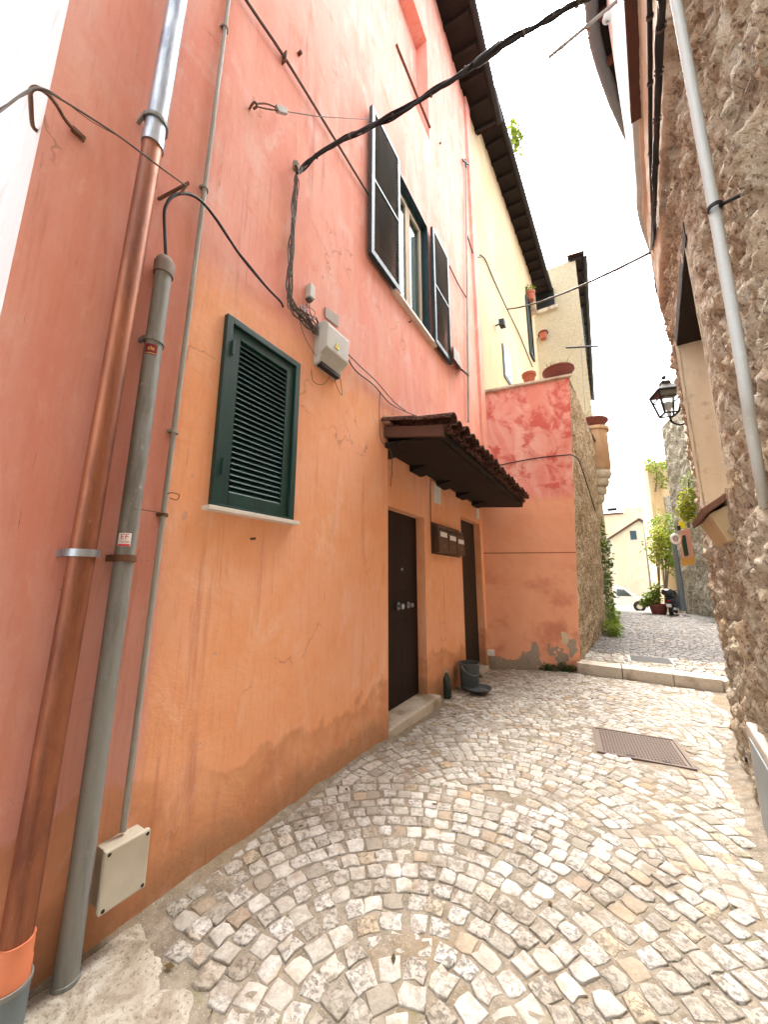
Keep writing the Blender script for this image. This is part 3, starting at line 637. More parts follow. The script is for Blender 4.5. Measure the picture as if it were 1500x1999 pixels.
# rounded corbelled balcony at the far end of the terrace
bc = aty(1161, 840, 13.4); bal = thing('corbelled_balcony', 'rounded ochre balcony on stepped stone corbels at the end of the terrace', 'balcony', bc)
bz = bc.z
MB().lathe((bc.x-.1, 13.4, 0), [(0, bz), (.52, bz), (.52, bz-.10), (.45, bz-.12), (.45, bz-1.35), (.40, bz-1.45), (0, bz-1.45)], 24).build('parapet', wall_paint('ochre render', (.40, .25, .14), (.55, .38, .25), (.20, .12, .07)), bal, True)
for k in range(4):
    r = .43-.085*k; z0 = bz-1.47-.26*k
    MB().lathe((bc.x-.1, 13.4, 0), [(0, z0), (r, z0), (r+.015, z0-.1), (r-.03, z0-.22), (r-.08, z0-.25), (0, z0-.25)], 24).build('corbel', TRAV, bal, True)
MB().tube([aty(1186, 995, 13.3), aty(1205, 994, 13.3)], .05, 10).build('drain_spout', IRON, bal, True)

# ------------------------------------------------------------------ cream house
CO = Vector((LX, 7.52, 0)); cd = Vector((math.sin(R(3.4)), math.cos(R(3.4)), 0)); cn = Vector((cd.y, -cd.x, 0))
def cw(px, py, off=0.0): return onp(px, py, cn, CO+cn*off)
CT, CL = 14.35, 7.4
cream = thing('cream_house', 'cream plastered house with dark timber eaves behind the terrace', 'house', CO)
a, b = CO, CO+cd*CL
MB().add([a+Vector((0,0,3)), b+Vector((0,0,3)), b+Vector((0,0,CT)), a+Vector((0,0,CT)), b-cn*5+Vector((0,0,3)), b-cn*5+Vector((0,0,CT)), a-cn*5+Vector((0,0,CT))], [(0,1,2,3),(1,4,5,2),(3,2,5,6)]).build('wall', CREAM, cream)
eave(cream, a+cd*.3, b+cd*3.0, .55, CT, None)
# its openings
def flat_box(parent, name, mat, pts, n, t, bevel=0): return MB().slab(pts, n, t).build(name, mat, parent, bevel=bevel)
q = [cw(985, 690, .0), cw(1006, 738, .0)]; ya, yb = q[0], q[1]
p0 = cw(984, 735); p1 = cw(1010, 745); zt = cw(984, 690).z
fw = flat_box(cream, 'window', GREENB, [p0, p0+cd*.8, p0+cd*.8+Vector((0,0,1.0)), p0+Vector((0,0,1.0))], cn, .03)
MB().slab([p0+cd*.08+cn*.032+Vector((0,0,.08)), p0+cd*.72+cn*.032+Vector((0,0,.08)), p0+cd*.72+cn*.032+Vector((0,0,.92)), p0+cd*.08+cn*.032+Vector((0,0,.92))], cn, .01).build('pane', STEEL, fw)
o0 = cw(1034, 690); wl_ = cw(1034, 600).z-o0.z
louvre('shutter', cream, o0+cn*.02, cd, (0, 0, 1), cn, .7, wl_, .08, .05, 1, .12, GREENB, GREENB)
MB().slab([cw(1030, 590)-cd*.05, cw(1030, 590)+cd*.9, cw(1030, 590)+cd*.9+cn*.2, cw(1030, 590)-cd*.05+cn*.2], (0, 0, 1), .06).build('ledge', TRAV, cream)

# ------------------------------------------------------------------ far stone house
fs_ = thing('stone_house', 'pale stone house with dark overhanging eave beyond the cream house', 'house', (-.5, 16, 0))
A = aty(1066, 720, 16.0); B = aty(1138, 720, 16.0); T1 = aty(1072, 518, 16.0); T2 = aty(1133, 512, 16.0)
xl, xr = -3.0, (B.x+T2.x)/2; zt = T1.z-.2
MB().box((xl, 16.0, -.1), (xr, 30, zt)).build('wall', STONEH, fs_)
eave(fs_, (xr, 15.9, 0), (xr, 31, 0), .30, zt+.04, None, .8, gut=.09)
q = aty(1049, 610, 15.98)
MB().box((q.x, 15.93, q.z), (q.x+.75, 15.999, q.z+.9)).build('window', BLACKD, fs_)
MB().box((q.x-.05, 15.85, q.z-.16), (q.x+.85, 15.999, q.z-.002)).build('sill', TRAV, fs_)
q0 = onp(1122, 675, (1, 0, 0), (xr+.02, 0, 0)); 
louvre('shutter', fs_, (xr+.02, 17.2, q.z-1.6), (0, 1, 0), (0, 0, 1), (1, 0, 0), 1.1, 1.9, .09, .06, 1, .14, GREENB, GREENB)

# ------------------------------------------------------------------ tufa building (right)
tuf = thing('tufa_building', 'rough brown tufa building with pale plastered upper storey on the right', 'house', (.6, 2.4, 0))
pl2 = smooth_line([(x, y, 0) for x, y in RWALL], 24)
# resample: fine where it is seen, coarse behind
samples = []; acc = 0
for a, b in zip(pl2, pl2[1:]):
    L = (b-a).length; step = .022 if .9 < a.y < 5.0 else (.08 if a.y < 9 else .35)
    if a.y < .9: step = .10
    k = max(1, round(L/step)); samples += [a+(b-a)*i/k for i in range(k)]
# thin out where the spline itself is finer than wanted
out = [samples[0]]
for p in samples[1:]:
    step = .020 if .9 < p.y < 5.0 else (.07 if p.y < 9 else .3)
    if (p-out[-1]).length >= step: out.append(p)
samples = out; TZ = 8.6
zs = []; z = -.45
while z < TZ: zs.append(z); z += .024 if z < 5.6 else .06
zs.append(TZ)
NY0, NY1, NZ0, NZ1 = 2.74, 4.00, 2.00, 3.66
vs = []; pm = []; ch = []; jn = []; cols = len(samples)
def smst(a, b, x): t = max(0, min(1, (x-a)/(b-a))); return t*t*(3-2*t)
nrms = []
for i, p in enumerate(samples):
    d = samples[min(i+1, cols-1)]-samples[max(i-1, 0)]; nrms.append(Vector((-d.y, d.x, 0)).normalized())
for z in zs:
    for i, p in enumerate(samples):
        n = nrms[i]; P = Vector((p.x, p.y, z)); w = mn.noise(P*1.7)*.25
        mask = smst(1.88, 1.95, p.y+.12*mn.noise(Vector((0, p.y*2, z*1.2))))*smst(4.20, 4.30, z+w*.8-.06*(p.y-2))
        crack = 0
        if mask < .5: mask = 0.0
        h = .028*mn.fractal(P*1.6, 1.0, 2.0, 3)+.017*mn.fractal(P*5.5, .9, 2.1, 4)+.034*(mn.turbulence(P*14, 3, False)-.5)+.016*mn.noise(Vector((P.x*30, P.y*30, P.z*20)))
        r = mn.ridged_multi_fractal(P*4.2, 1.0, 2.0, 3, .9, 2.0); h -= .020*max(0, r-1.25)
        Q = Vector((P.x*5.2, P.y*5.2, P.z*7.5))+mn.noise_vector(P*3.1)*.75; dd_, pp_ = mn.voronoi(Q, distance_metric='DISTANCE', exponent=2.5)
        cr_ = mn.cell(pp_[0]*7.3+Vector((.37, .11, .73))); gap = smst(.02, .17, dd_[1]-dd_[0])
        calm = smst(2.2, 2.72, p.y)*(1-smst(4.02, 4.4, p.y))*smst(1.7, 1.98, z)*(1-smst(3.68, 4.0, z)); h *= 1-.85*calm
        if p.y < 6: h += (.016*cr_*gap-.013*(1-gap))*(1-.85*calm)
        ch.append(cr_*.5+.5); jn.append(1-gap)
        h = h*(1-.82*mask)+.05*mask
        if z > 5.45 and p.y > 2.2: h = h*.4+.05
        vs.append(P+n*h); pm.append(mask)
def hole(y, z):                                         # opening of the blind window
    return NY0 < y < NY1-.02 and NZ0 < z < NZ1-.02
me = mesh('wall', vs, [(j*cols+i, (j+1)*cols+i, (j+1)*cols+i+1, j*cols+i+1) for j in range(len(zs)-1) for i in range(cols-1) if not hole(samples[i].y, zs[j])], True)
at = me.attributes.new('plaster', 'FLOAT', 'POINT'); at.data.foreach_set('value', pm)
for nm_, dt_ in (('lump', ch), ('joint', jn)): me.attributes.new(nm_, 'FLOAT', 'POINT').data.foreach_set('value', dt_)
link('wall', me, TUF, tuf)
# upper whitish render, standing proud of the plaster, following the wall
def follow(y0, y1, z0, z1, off, thick, mat, name, parent, seg=None):
    ps = [(p, nrms[i]) for i, p in enumerate(samples) if y0 <= p.y <= y1]; ps = ps[::3]+[ps[-1]]; mb = MB()
    for (p, n), (q, m) in zip(ps, ps[1:]):
        a, b, c, d = p+n*off, q+m*off, q+m*(off+thick), p+n*(off+thick)
        mb.hexa([Vector((v.x, v.y, z0)) for v in (a, b, c, d)]+[Vector((v.x, v.y, z1)) for v in (a, b, c, d)])
    o = mb.build(name, mat, parent); return o
follow(2.2, 5.6, 5.62, 8.58, .06, .05, PALE, 'upper_render', tuf)
follow(-1, 9, 8.60, 8.66, -.3, .52, DARKW, 'eave_boards', tuf)
for k in range(13):
    y = 2.3+k*.5; i = min(range(cols), key=lambda i: abs(samples[i].y-y)); p, n = samples[i], nrms[i]
    MB().bar(p+n*.0+Vector((0, 0, 8.55)), p+n*.21+Vector((0, 0, 8.54)), .08, .08).build('rafter', EAVEW, tuf)
gp = [p+nrms[i]*.27+Vector((0, 0, 8.58)) for i, p in enumerate(samples) if -1 < p.y < 9][::6]
MB().tube(gp, .075, 12).build('gutter', PVC, tuf, True)
# backing so that the building is solid
MB().add([Vector((p.x, p.y, TZ)) for p in samples[::8]]+[Vector((p.x+6, p.y, TZ)) for p in samples[::8]], [(i, i+1, len(samples[::8])+i+1, len(samples[::8])+i) for i in range(len(samples[::8])-1)]).build('roof', TILE, tuf)
# brick sill of the blind window
sl = MB(); sp = lambda y, o, z: Vector((.383+.1*y-o, y, z))
sl.hexa([sp(2.86, -.10, 2.03), sp(3.52, -.10, 2.03), sp(3.56, .115, 1.875), sp(2.82, .115, 1.875), sp(2.86, -.10, 2.075), sp(3.52, -.10, 2.075), sp(3.56, .125, 1.915), sp(2.82, .125, 1.915)])
so_ = sl.build('sill', simple('brown clay sill', (.20, .095, .06), .85, var=.35, scale=25, bump=.4), tuf, bevel=.006); so_['label'] = 'sloping brown brick sill of the blind window'
MB().hexa([sp(2.92, -.05, 1.72), sp(3.42, -.05, 1.72), sp(3.42, .015, 1.72), sp(2.92, .015, 1.72), sp(2.88, -.05, 1.96), sp(3.48, -.05, 1.96), sp(3.48, .085, 1.89), sp(2.88, .085, 1.89)]).build('sill_corbel', wall_paint('corbel mortar', (.50, .36, .20), (.60, .46, .28), (.34, .20, .10)), tuf, bevel=.01)
# plastered reveal of the blind window under a dark timber lintel
RV = wall_paint('cream niche plaster', (.70, .58, .40), (.80, .70, .53), (.42, .30, .18), 2.0); D_ = .30
def quad(a, b, c, d, nm, mt, amp=.012, k=24):
    a, b, c, d = Vector(a), Vector(b), Vector(c), Vector(d); n = (b-a).cross(d-a).normalized(); v, f = grid4(a, b, c, d, k, k, amp, n, 5.0, 3); link(nm, mesh(nm, v, f, True), mt, tuf)
quad(sp(NY1, .012, NZ0-.03), sp(NY1, -D_, NZ0-.03), sp(NY1, -D_, NZ1), sp(NY1, .012, NZ1), 'jamb', RV)
quad(sp(NY0, .0, NZ0-.03), sp(NY0, -D_, NZ0-.03), sp(NY0, -D_, NZ1), sp(NY0, .0, NZ1), 'jamb', RV)
quad(sp(NY0, -D_+.02, NZ0-.03), sp(NY1, -D_+.02, NZ0-.03), sp(NY1, -D_+.02, NZ1), sp(NY0, -D_+.02, NZ1), 'infill', RV)
quad(sp(NY0, .0, NZ0), sp(NY1, .0, NZ0), sp(NY1, -D_, NZ0+.03), sp(NY0, -D_, NZ0+.03), 'ledge', RV)
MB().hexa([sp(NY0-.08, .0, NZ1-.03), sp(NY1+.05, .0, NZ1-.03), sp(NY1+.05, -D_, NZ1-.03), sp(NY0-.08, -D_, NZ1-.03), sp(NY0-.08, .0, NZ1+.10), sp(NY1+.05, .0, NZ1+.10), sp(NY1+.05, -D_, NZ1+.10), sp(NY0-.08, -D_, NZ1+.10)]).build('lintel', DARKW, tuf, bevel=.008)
rm = lambda y, d, z: Vector((.383+.1*y+d, y, z))
iw = [(p-nrms[i]*.9) for i, p in enumerate(samples)][::8]; ni = len(iw)
MB().add([Vector((q.x, q.y, -.45)) for q in iw]+[Vector((q.x, q.y, TZ)) for q in iw], [(i, i+1, ni+i+1, ni+i) for i in range(ni-1)]).build('dark_backing', simple('dark interior tone', (.10, .075, .055), .95, var=.4), tuf)  # added dark sheet: gaps in the wall show a dark interior, not sky
MB().add([rm(-3, -.2, -.45), rm(-3, 1.2, -.45), rm(-3, 1.2, TZ), rm(-3, -.2, TZ)], [(0, 1, 2, 3)]).build('rear_wall', TUF, tuf)
# grey metal hatch in a mortar frame
ha = MB()
H0, H1, HZ0, HZ1, off = 2.25, 3.26, .06, .54, .03
for (a, b, c, d) in ((H0-.07, H0, HZ0-.06, HZ1+.07), (H1, H1+.07, HZ0-.06, HZ1+.07), (H0, H1, HZ1, HZ1+.07), (H0, H1, HZ0-.06, HZ0)):
    ha.hexa([sp(a, -.1, c), sp(b, -.1, c), sp(b, off, c), sp(a, off, c), sp(a, -.1, d), sp(b, -.1, d), sp(b, off, d), sp(a, off, d)])
ha.build('hatch_frame', simple('pale mortar', (.60, .56, .49), .9, var=.3, scale=30, bump=.5), tuf, bevel=.012)
hh = MB().hexa([sp(H0, -.1, HZ0), sp(H1, -.1, HZ0), sp(H1, .035, HZ0), sp(H0, .035, HZ0), sp(H0, -.1, HZ1), sp(H1, -.1, HZ1), sp(H1, .035, HZ1), sp(H0, .035, HZ1)]).build('hatch', simple('grey painted metal', (.30, .34, .35), .45, .2, var=.15, scale=6, bump=.05), tuf, bevel=.006)
hh['label'] = 'grey metal hatch low in the tufa wall'
MB().lathe(sp(3.5, .034, .33), [(0, 0), (.02, 0), (.02, .012), (0, .013)], 12, (-1, .1, 0)).build('lock', IRON, hh, True)
# timber box under the render
o = follow(1.2, 3.26, 5.44, 5.60, .05, .08, EAVEW, 'timber_box', tuf)

# ------------------------------------------------------------------ far right walls and far houses
gw = thing('grey_stone_wall', 'grey rubble stone wall beyond the lantern with plants growing on it', 'wall', (3.15, 22, 0))
a, b = Vector((3.12, 22.2, -.3)), Vector((4.5, 17.2, -.3)); h9 = aty(1297, 832, 22).z
g = MB()
v_, f_ = grid4(b, a, a+Vector((.12, 0, h9+.3)), b+Vector((.12, 0, h9+.8)), 70, 110, .07, Vector((-1, -.3, 0)).normalized(), 2.4, 4)
link('wall_face', mesh('wall_face', v_, f_, True), GREYW, gw)
MB().add([a, a+Vector((4, 1.0, 0)), a+Vector((4, 1.0, h9+.3)), a+Vector((.12, 0, h9+.3)), b+Vector((.12, 0, h9+.8)), b+Vector((4, 0, h9+.8))], [(0, 1, 2, 3), (3, 2, 5, 4)]).build('wall_return', GREYW, gw)
pw = thing('ochre_wall', 'narrow ochre house front with creeper behind the grey stone wall', 'house', (3.0, 27, -.5))
t1 = aty(1266, 905, 27); t2 = aty(1300, 890, 27)
MB().box((t1.x-.1, 27.0, -1.2), (t1.x+4.0, 33, t1.z)).build('wall', wall_paint('ochre wall', (.58, .40, .22), (.68, .54, .36), (.42, .30, .18)), pw)
MB().box((t1.x+.55, 26.9, -1.2), (t1.x+4.0, 26.998, t1.z-2.2)).build('lower_render', GREYW, pw)
# gable house far behind
gh = thing('gabled_house', 'pale cream house with a low gable at the end of the street', 'house', (2, 58, -2))
def farp(px, py): return aty(px, py, 58)
e0, e1, ap = farp(1165, 1062), farp(1290, 1058), farp(1248, 1016)
base = -2.2
MB().slab([Vector((e0.x-3, 58, base)), Vector((e1.x+2, 58, base)), Vector((e1.x+2, 58, e1.z-.3)), ap, Vector((e0.x-3, 58, e0.z-2.5))], (0, 1, 0), 9).build('wall', FARW, gh)
rf = MB()
for p, q_ in ((ap, Vector((e0.x-3.6, 58, e0.z-2.9))), (ap, Vector((e1.x+2.6, 58, e1.z-.55)))):
    rf.slab([p+Vector((0, -.35, 0)), q_+Vector((0, -.35, 0)), q_+Vector((0, 9.3, 0)), p+Vector((0, 9.3, 0))], (0, 0, 1), .3)
rf.build('roof', TILE, gh)
w_ = farp(1237, 1045); f_w = MB().box((w_.x-.34, 57.9, w_.z-.6), (w_.x+.34, 57.999, w_.z+.6)).build('window', GREENB, gh)
MB().box((w_.x-.42, 57.85, w_.z-.75), (w_.x+.42, 57.999, w_.z-.602)).build('sill', TRAV, gh)
c_ = farp(1222, 1110)
for k in range(4): MB().box((c_.x-3+k*.9, 57.93, base+.3), (c_.x-2.6+k*.9, 57.999, base+4.2)).build('pilaster', CREAM, gh) if k < 2 else None
bh = thing('far_block', 'hazy cream building rising above the gabled house', 'house', (2, 75, -2))
t3, t4 = aty(1188, 1005, 75), aty(1300, 990, 75)
MB().box((t3.x-6, 75, -2.3), (t4.x+3, 85, t3.z)).build('wall', FARW, bh)
MB().box((t3.x+2.5, 76, t3.z), (t4.x-1.0, 82, t4.z+.6)).build('roof_storey', CREAM, bh)
MB().box((t3.x-6.3, 74.7, t3.z+.0), (t3.x+2.3, 85.3, t3.z+.25)).build('roof', TILE, bh)
# ================================================================== OBJECTS
# ------------------------------------------------------------------ pipes on the pink house
def vline(p, q):                                         # straight pipe: two pixels on a plane off the wall
    return p, q
def clamp(parent, c, r, d=Vector((0, 0, 1)), mat=IRON, wall=LX, name='clamp', w=.022):
    mb = MB().lathe(c-d*(w/2), [(r+.001, 0), (r+.007, 0), (r+.007, w), (r+.001, w)], 20, d)
    mb.box((wall-.01, c.y+r-.004, c.z-w/2), (c.x, c.y+r+.012, c.z+w/2)); mb.box((wall-.01, c.y-r-.012, c.z-w/2), (c.x, c.y-r+.004, c.z+w/2))
    return mb.build(name, mat, parent, True)
def pipe_pt(top, bot, py):                               # point on the pipe axis at picture height py
    lo, hi = 0.0, 1.0
    for _ in range(40):
        m = (lo+hi)/2; P = top+(bot-top)*m
        if proj(P)[1] < py: lo = m
        else: hi = m
    return P
ct, cb = lw(346, 0, .075), lw(14, 1999, .075); ay = .5*(ct.y+lw(100, 1400, .075).y); tl = (lw(100, 1400, .075).y-ct.y)
top = Vector((LX+.075, lw(347, 0, .075).y, lw(347, 0, .075).z)); bot = lw(106, 1400, .075); dd = (bot-top); bot = bot+dd*((bot.z+.1)/(-dd.z)); top = top-dd*.8
cpipe = thing('downpipe', 'brown copper coloured downpipe with steel upper length on the pink house', 'downpipe', bot)
j1 = pipe_pt(top, bot, 283); j2 = pipe_pt(top, bot, 1838); j3 = pipe_pt(top, bot, 1925); rp = .049
MB().tube([top, j1], rp, 24).build('steel_length', STEEL, cpipe, True)['label'] = 'shiny galvanised upper length'
MB().tube([j1+(top-bot).normalized()*.05, j1-(top-bot).normalized()*.02], rp+.004, 24).build('steel_collar', STEEL, cpipe, True)
MB().tube([j1-(top-bot).normalized()*.02, j2], rp-.003, 24).build('copper_length', COPPER, cpipe, True)
MB().tube([j2+(top-bot).normalized()*.01, j2+(j3-j2)*.45, j2+(j3-j2)*.5, j3-(top-bot).normalized()*.02], [rp+.003, rp+.003, rp+.006, rp+.006], 24).build('orange_joint', ORNG, cpipe, True)
MB().tube([j3+(top-bot).normalized()*.004, bot], rp+.010, 24).build('pvc_foot', PVC, cpipe, True)
MB().lathe(j3, [(rp+.009, 0), (rp+.014, .0), (rp+.014, .014), (rp+.009, .014)], 24).build('clamp', GREYP, cpipe, True)
clamp(cpipe, pipe_pt(top, bot, 243), rp+.002, mat=GREYP); 
k1 = pipe_pt(top, bot, 1080); clamp(cpipe, k1, rp+.002, mat=STEEL, w=.03)
# big grey pipe
gt, gb = lw(322, 515, .055), lw(133, 1880, .055); d_ = gb-gt; gb2 = gb+d_*((gb.z+.12)/(-d_.z))
gp_ = thing('service_pipe', 'thick weathered grey service pipe with stickers beside the downpipe', 'pipe', gb2); rg = .040
MB().tube([gt, gb2], rg, 24).build('pipe', GREYP, gp_, True)
uu = (gt-gb2).normalized()
MB().lathe(gt, [(rg+.001, -.075), (rg+.008, -.075), (rg+.010, -.01), (rg+.004, .012), (rg-.008, .03), (.012, .036), (0, .036)], 24, uu).build('cap', simple('grey brown rubber cap', (.22, .17, .14), .7, var=.3), gp_, True)
sl_ = pipe_pt(gt, gb2, 1915); MB().lathe(sl_, [(rg, -.01), (rg+.006, -.01), (rg+.006, .012), (rg, .012)], 24, uu).build('collar', GREYP, gp_, True)
clamp(gp_, pipe_pt(gt, gb2, 668), rg, mat=GREYP); clamp(gp_, pipe_pt(gt, gb2, 1090), rg, mat=RUST, w=.03)
# thin conduit and its box
tt, tb = lw(443, 30, .022), lw(240, 1622, .022); dt = (tt-tb).normalized(); tt2 = tt+dt*6
th = thing('thin_conduit', 'thin grey conduit running down the pink house to the beige box', 'conduit', tb)
MB().tube([tt2, tb], .0135, 14).build('tube', GREYC, th, True)
for py in (55, 368, 843, 1005): clamp(th, pipe_pt(tt2, tb, py), .0135, mat=RUST if py > 900 else GREYC, w=.016)
wr = [pipe_pt(tt2, tb, 965)+Vector((.015, 0, 0)), lw(335, 962, .06), lw(350, 966, .06), lw(345, 976, .05), lw(332, 972, .04)]
MB().tube(smooth_line(wr), .0022, 6).build('wire_loop', RUST, th, True)
MB().tube(smooth_line([pipe_pt(gt, gb2, 995)+Vector((.042, 0, 0)), lw(290, 997, .06), pipe_pt(tt2, tb, 1003)+Vector((.014, 0, 0))]), .002, 6).build('tie_wire', RUST, th, True)
c4 = [lw(200, 1780, .095), lw(287, 1733, .095), lw(290, 1630, .095), lw(200, 1656, .095)]
y0, y1 = (c4[0].y+c4[3].y)/2, (c4[1].y+c4[2].y)/2; z0, z1 = (c4[0].z+c4[1].z)/2, (c4[2].z+c4[3].z)/2
bx_ = thing('junction_box', 'beige plastic junction box low on the orange wall beside the grey pipe', 'junction box', (LX, (y0+y1)/2, z0))
MB().box((LX-.01, y0+.008, z0+.008), (LX+.068, y1-.008, z1-.008)).build('case', BEIGE, bx_, bevel=.006)
MB().box((LX+.069, y0, z0), (LX+.097, y1, z1)).build('lid', BEIGE, bx_, bevel=.007)
for a in (y0+.014, y1-.014):
    for b in (z0+.014, z1-.014): MB().lathe((LX+.094, a, b), [(0, .0045), (.007, .0045), (.007, 0)], 12, (1, 0, 0)).build('screw', IRON, bx_, True)
# stickers wrapped round the grey pipe
def text_mesh(s, size):
    cu = bpy.data.curves.new('t', 'FONT'); cu.body = s; cu.size = size; cu.align_x = 'CENTER'; cu.align_y = 'CENTER'; cu.resolution_u = 3
    o = bpy.data.objects.new('t', cu); COL.objects.link(o); dg = bpy.context.evaluated_depsgraph_get(); me = bpy.data.meshes.new_from_object(o.evaluated_get(dg))
    v = [x.co.copy() for x in me.vertices]; f = [tuple(p.vertices) for p in me.polygons]; bpy.data.objects.remove(o); return v, f
def wrap(py, rad, verts, turn):                          # flat (u, v) onto the pipe, centred on the bearing `turn`
    c = pipe_pt(gt, gb2, py); o = []
    for p in verts: a = turn+p[0]/rad; o.append(c+Vector((math.cos(a)*rad, math.sin(a)*rad, 0))+uu*p[1])
    return o
def patch(u0, u1, v0, v1, n=12): return [(u0+(u1-u0)*i/n, v) for v in (v0, v1) for i in range(n+1)], [(i, i+1, n+2+i, n+1+i) for i in range(n)]
def sticker(py, w, h, mats, name, label, parts, turn):
    t = thing(name, label, 'sticker', pipe_pt(gt, gb2, py)+Vector((rg, 0, 0)))
    v, f = patch(-w/2, w/2, -h/2, h/2); MB().add(wrap(py, rg+.0015, v, turn), f).build('sheet', mats[0], t, True)
    for (kind, data, m) in parts:
        if kind == 'rect': v, f = patch(*data)
        else:
            v, f = text_mesh(data[0], data[1]); v = [(p.x*data[4]+data[2], p.y+data[3]) for p in v]
        MB().add(wrap(py, rg+.0022, v, turn), f).build('print' if kind == 'rect' else 'lettering', m, t)
TURN = R(-42)
sticker(1055, .052, .060, [PAPER], 'white_sticker', 'white and red EF sticker on the grey pipe above the clamp', [('text', ('EF', .034, 0, .012, 1.0), RED), ('rect', (-.024, .024, -.029, -.020), RED), ('rect', (-.018, .020, -.008, -.006), RED), ('rect', (-.010, .020, -.013, -.011), RED)], TURN+.1)
sticker(690, .055, .058, [DRED], 'red_sticker', 'dark red sticker with yellow letters on the grey pipe', [('text', ('ala', .030, 0, 0.004, 1.0), GOLD), ('rect', (-.026, .026, -.024, -.021), GOLD)], TURN+.1)

# ------------------------------------------------------------------ cables and fittings
def cable(name, label, cat, pts, r, mat=CABLE, k=7, n=8, group=None):
    o = MB().tube(smooth_line(pts, k), r, n).build(name, mat, None, True); return tag(o, label, cat, group)
def anchored(name, label, cat, pts, r, mat=CABLE, strands=1, spread=.02, ties=0):
    t = thing(name, label, cat, pts[0]); base = smooth_line(pts, 7)
    for s in range(strands):
        ph = random.random()*6; q = []
        for i, p in enumerate(base):
            a = ph+i*.35; e = min(1, i/3, (len(base)-1-i)/3+.25)
            q.append(p+(Vector((math.cos(a)*.4, math.sin(a)*.7, math.sin(a+1.0)))+mn.noise_vector(p*5+Vector((s*7, 0, 0)))*.9)*spread*e*(1 if s else .0))
        MB().tube(q, r*(1 if s == 0 else random.uniform(.35, .75)), 8).build('strand', mat, t, True)
    for i in range(ties):
        p = base[int((i+.5)*len(base)/ties)]; d = (base[min(len(base)-1, int((i+.5)*len(base)/ties)+1)]-p).normalized()
        MB().lathe(p-d*.008, [(r*1.1+spread*.25, 0), (r*1.15+spread*.3, .008), (r*1.1+spread*.25, .016)], 10, d).build('tie', CABLEB, t, True)
    return t
# heavy bundle across the alley
px = [(582, 335, .10), (600, 318, 1.80), (650, 285, 1.86), (735, 240, 1.92), (810, 203, 1.97), (880, 158, 2.02), (930, 122, 2.06), (985, 90, 2.1), (1050, 50, 2.15), (1100, 22, 2.2), (1150, -4, 2.26), (1215, -45, 2.36)]
pts = [lw(580, 338, .06)]+[aty(a, b, c) for a, b, c in px[1:]]
anchored('cable_bundle', 'heavy black cable bundle sagging across the alley above the shutters', 'cable', pts, .013, CABLE, 7, .022, 11)
sv_ = aty(948, 112, 2.07); sw = aty(975, 92, 2.10); jd = (sw-sv_).normalized()
tag(MB().tube([sv_-jd*.10, sv_-jd*.06, sw+jd*.0, sw+jd*.03], [.016, .028, .030, .02], 12).build('cable_joint', CABLE, None, True), 'black bulging joint sleeve on the heavy cable bundle', 'cable joint')
cable('thin_wire', 'thin wire leaving the heavy bundle up towards the sky', 'wire', [aty(975, 92, 2.10), aty(1020, 48, 2.2), aty(1066, -5, 2.3), aty(1090, -40, 2.35)], .0025, CABLEB)
# bundle running down the wall from the bracket
pts = [lw(580, 336, .05), lw(575, 400, .04), lw(570, 470, .035), lw(565, 560, .035), lw(572, 600, .03), lw(600, 628, .03), lw(618, 650, .04)]
anchored('wall_cables', 'tied bundle of cables running down the pink wall to the meter box', 'cable', pts, .009, CABLEB, 8, .026, 10)
br = thing('cable_bracket', 'iron bracket holding the cable bundle on the pink wall', 'bracket', lw(578, 330))
MB().bar(lw(578, 325, -.01), lw(578, 325, .09), .02, .02).build('arm', RUST, br); MB().lathe(lw(578, 325, .07), [(.012, -.03), (.028, -.028), (.028, -.008), (.018, 0), (.028, .008), (.028, .028), (.012, .03)], 14).build('insulator', GREYC, br, True)
# cable from the grey pipe cap to the bundle foot
pts = [lw(325, 512, .055), lw(322, 455, .06), lw(323, 405, .07), lw(345, 380, .08), (lw(382, 385, .07)), lw(420, 425, .05), lw(470, 500, .04), lw(520, 560, .035), lw(547, 588, .03), lw(553, 600, .02)]
anchored('supply_cable', 'dark cable looping out of the grey pipe cap across the pink wall', 'cable', pts, .0085, CABLE, 2, .006)
hk = thing('wall_hook', 'rusty hook fixing the looped cable above the grey pipe', 'hook', lw(305, 395)); MB().bar(lw(305, 392, -.01), lw(368, 358, .11), .012, .012).build('rod', RUST, hk); MB().bar(lw(352, 380, .09), lw(368, 356, .11), .01, .01).build('tip', RUST, hk)
# wire on the left with its arched bracket
wbk = thing('arched_bracket', 'arched iron bracket at the corner of the pink house holding wires', 'bracket', lw(160, 272))
arch = [lw(163, 272, .0), lw(148, 258, .02), lw(128, 235, .07), lw(110, 205, .13), lw(92, 183, .17), lw(72, 172, .19), lw(60, 178, .16), lw(60, 195, .09), Vector((LX-.05, HY0-.02, lw(64, 215, .02).z)), Vector((LX-.06, HY0-.0, lw(68, 228, .0).z))]
MB().tube(smooth_line(arch, 5), .0085, 8).build('arch', RUST, wbk, True); MB().bar(lw(166, 274, .006), lw(140, 250, .006), .028, .012, (1, 0, 0)).build('foot', RUST, wbk)
pts = [lw(-60, 262, .30), lw(0, 217, .24), lw(45, 184, .21), lw(75, 172, .20), lw(105, 186, .19), lw(170, 226, .17), lw(240, 272, .16), lw(310, 325, .14), lw(362, 362, .11)]
anchored('twin_wire', 'pair of thin wires slung from the arched bracket past the downpipe', 'wire', pts, .0042, CABLEB, 2, .008)
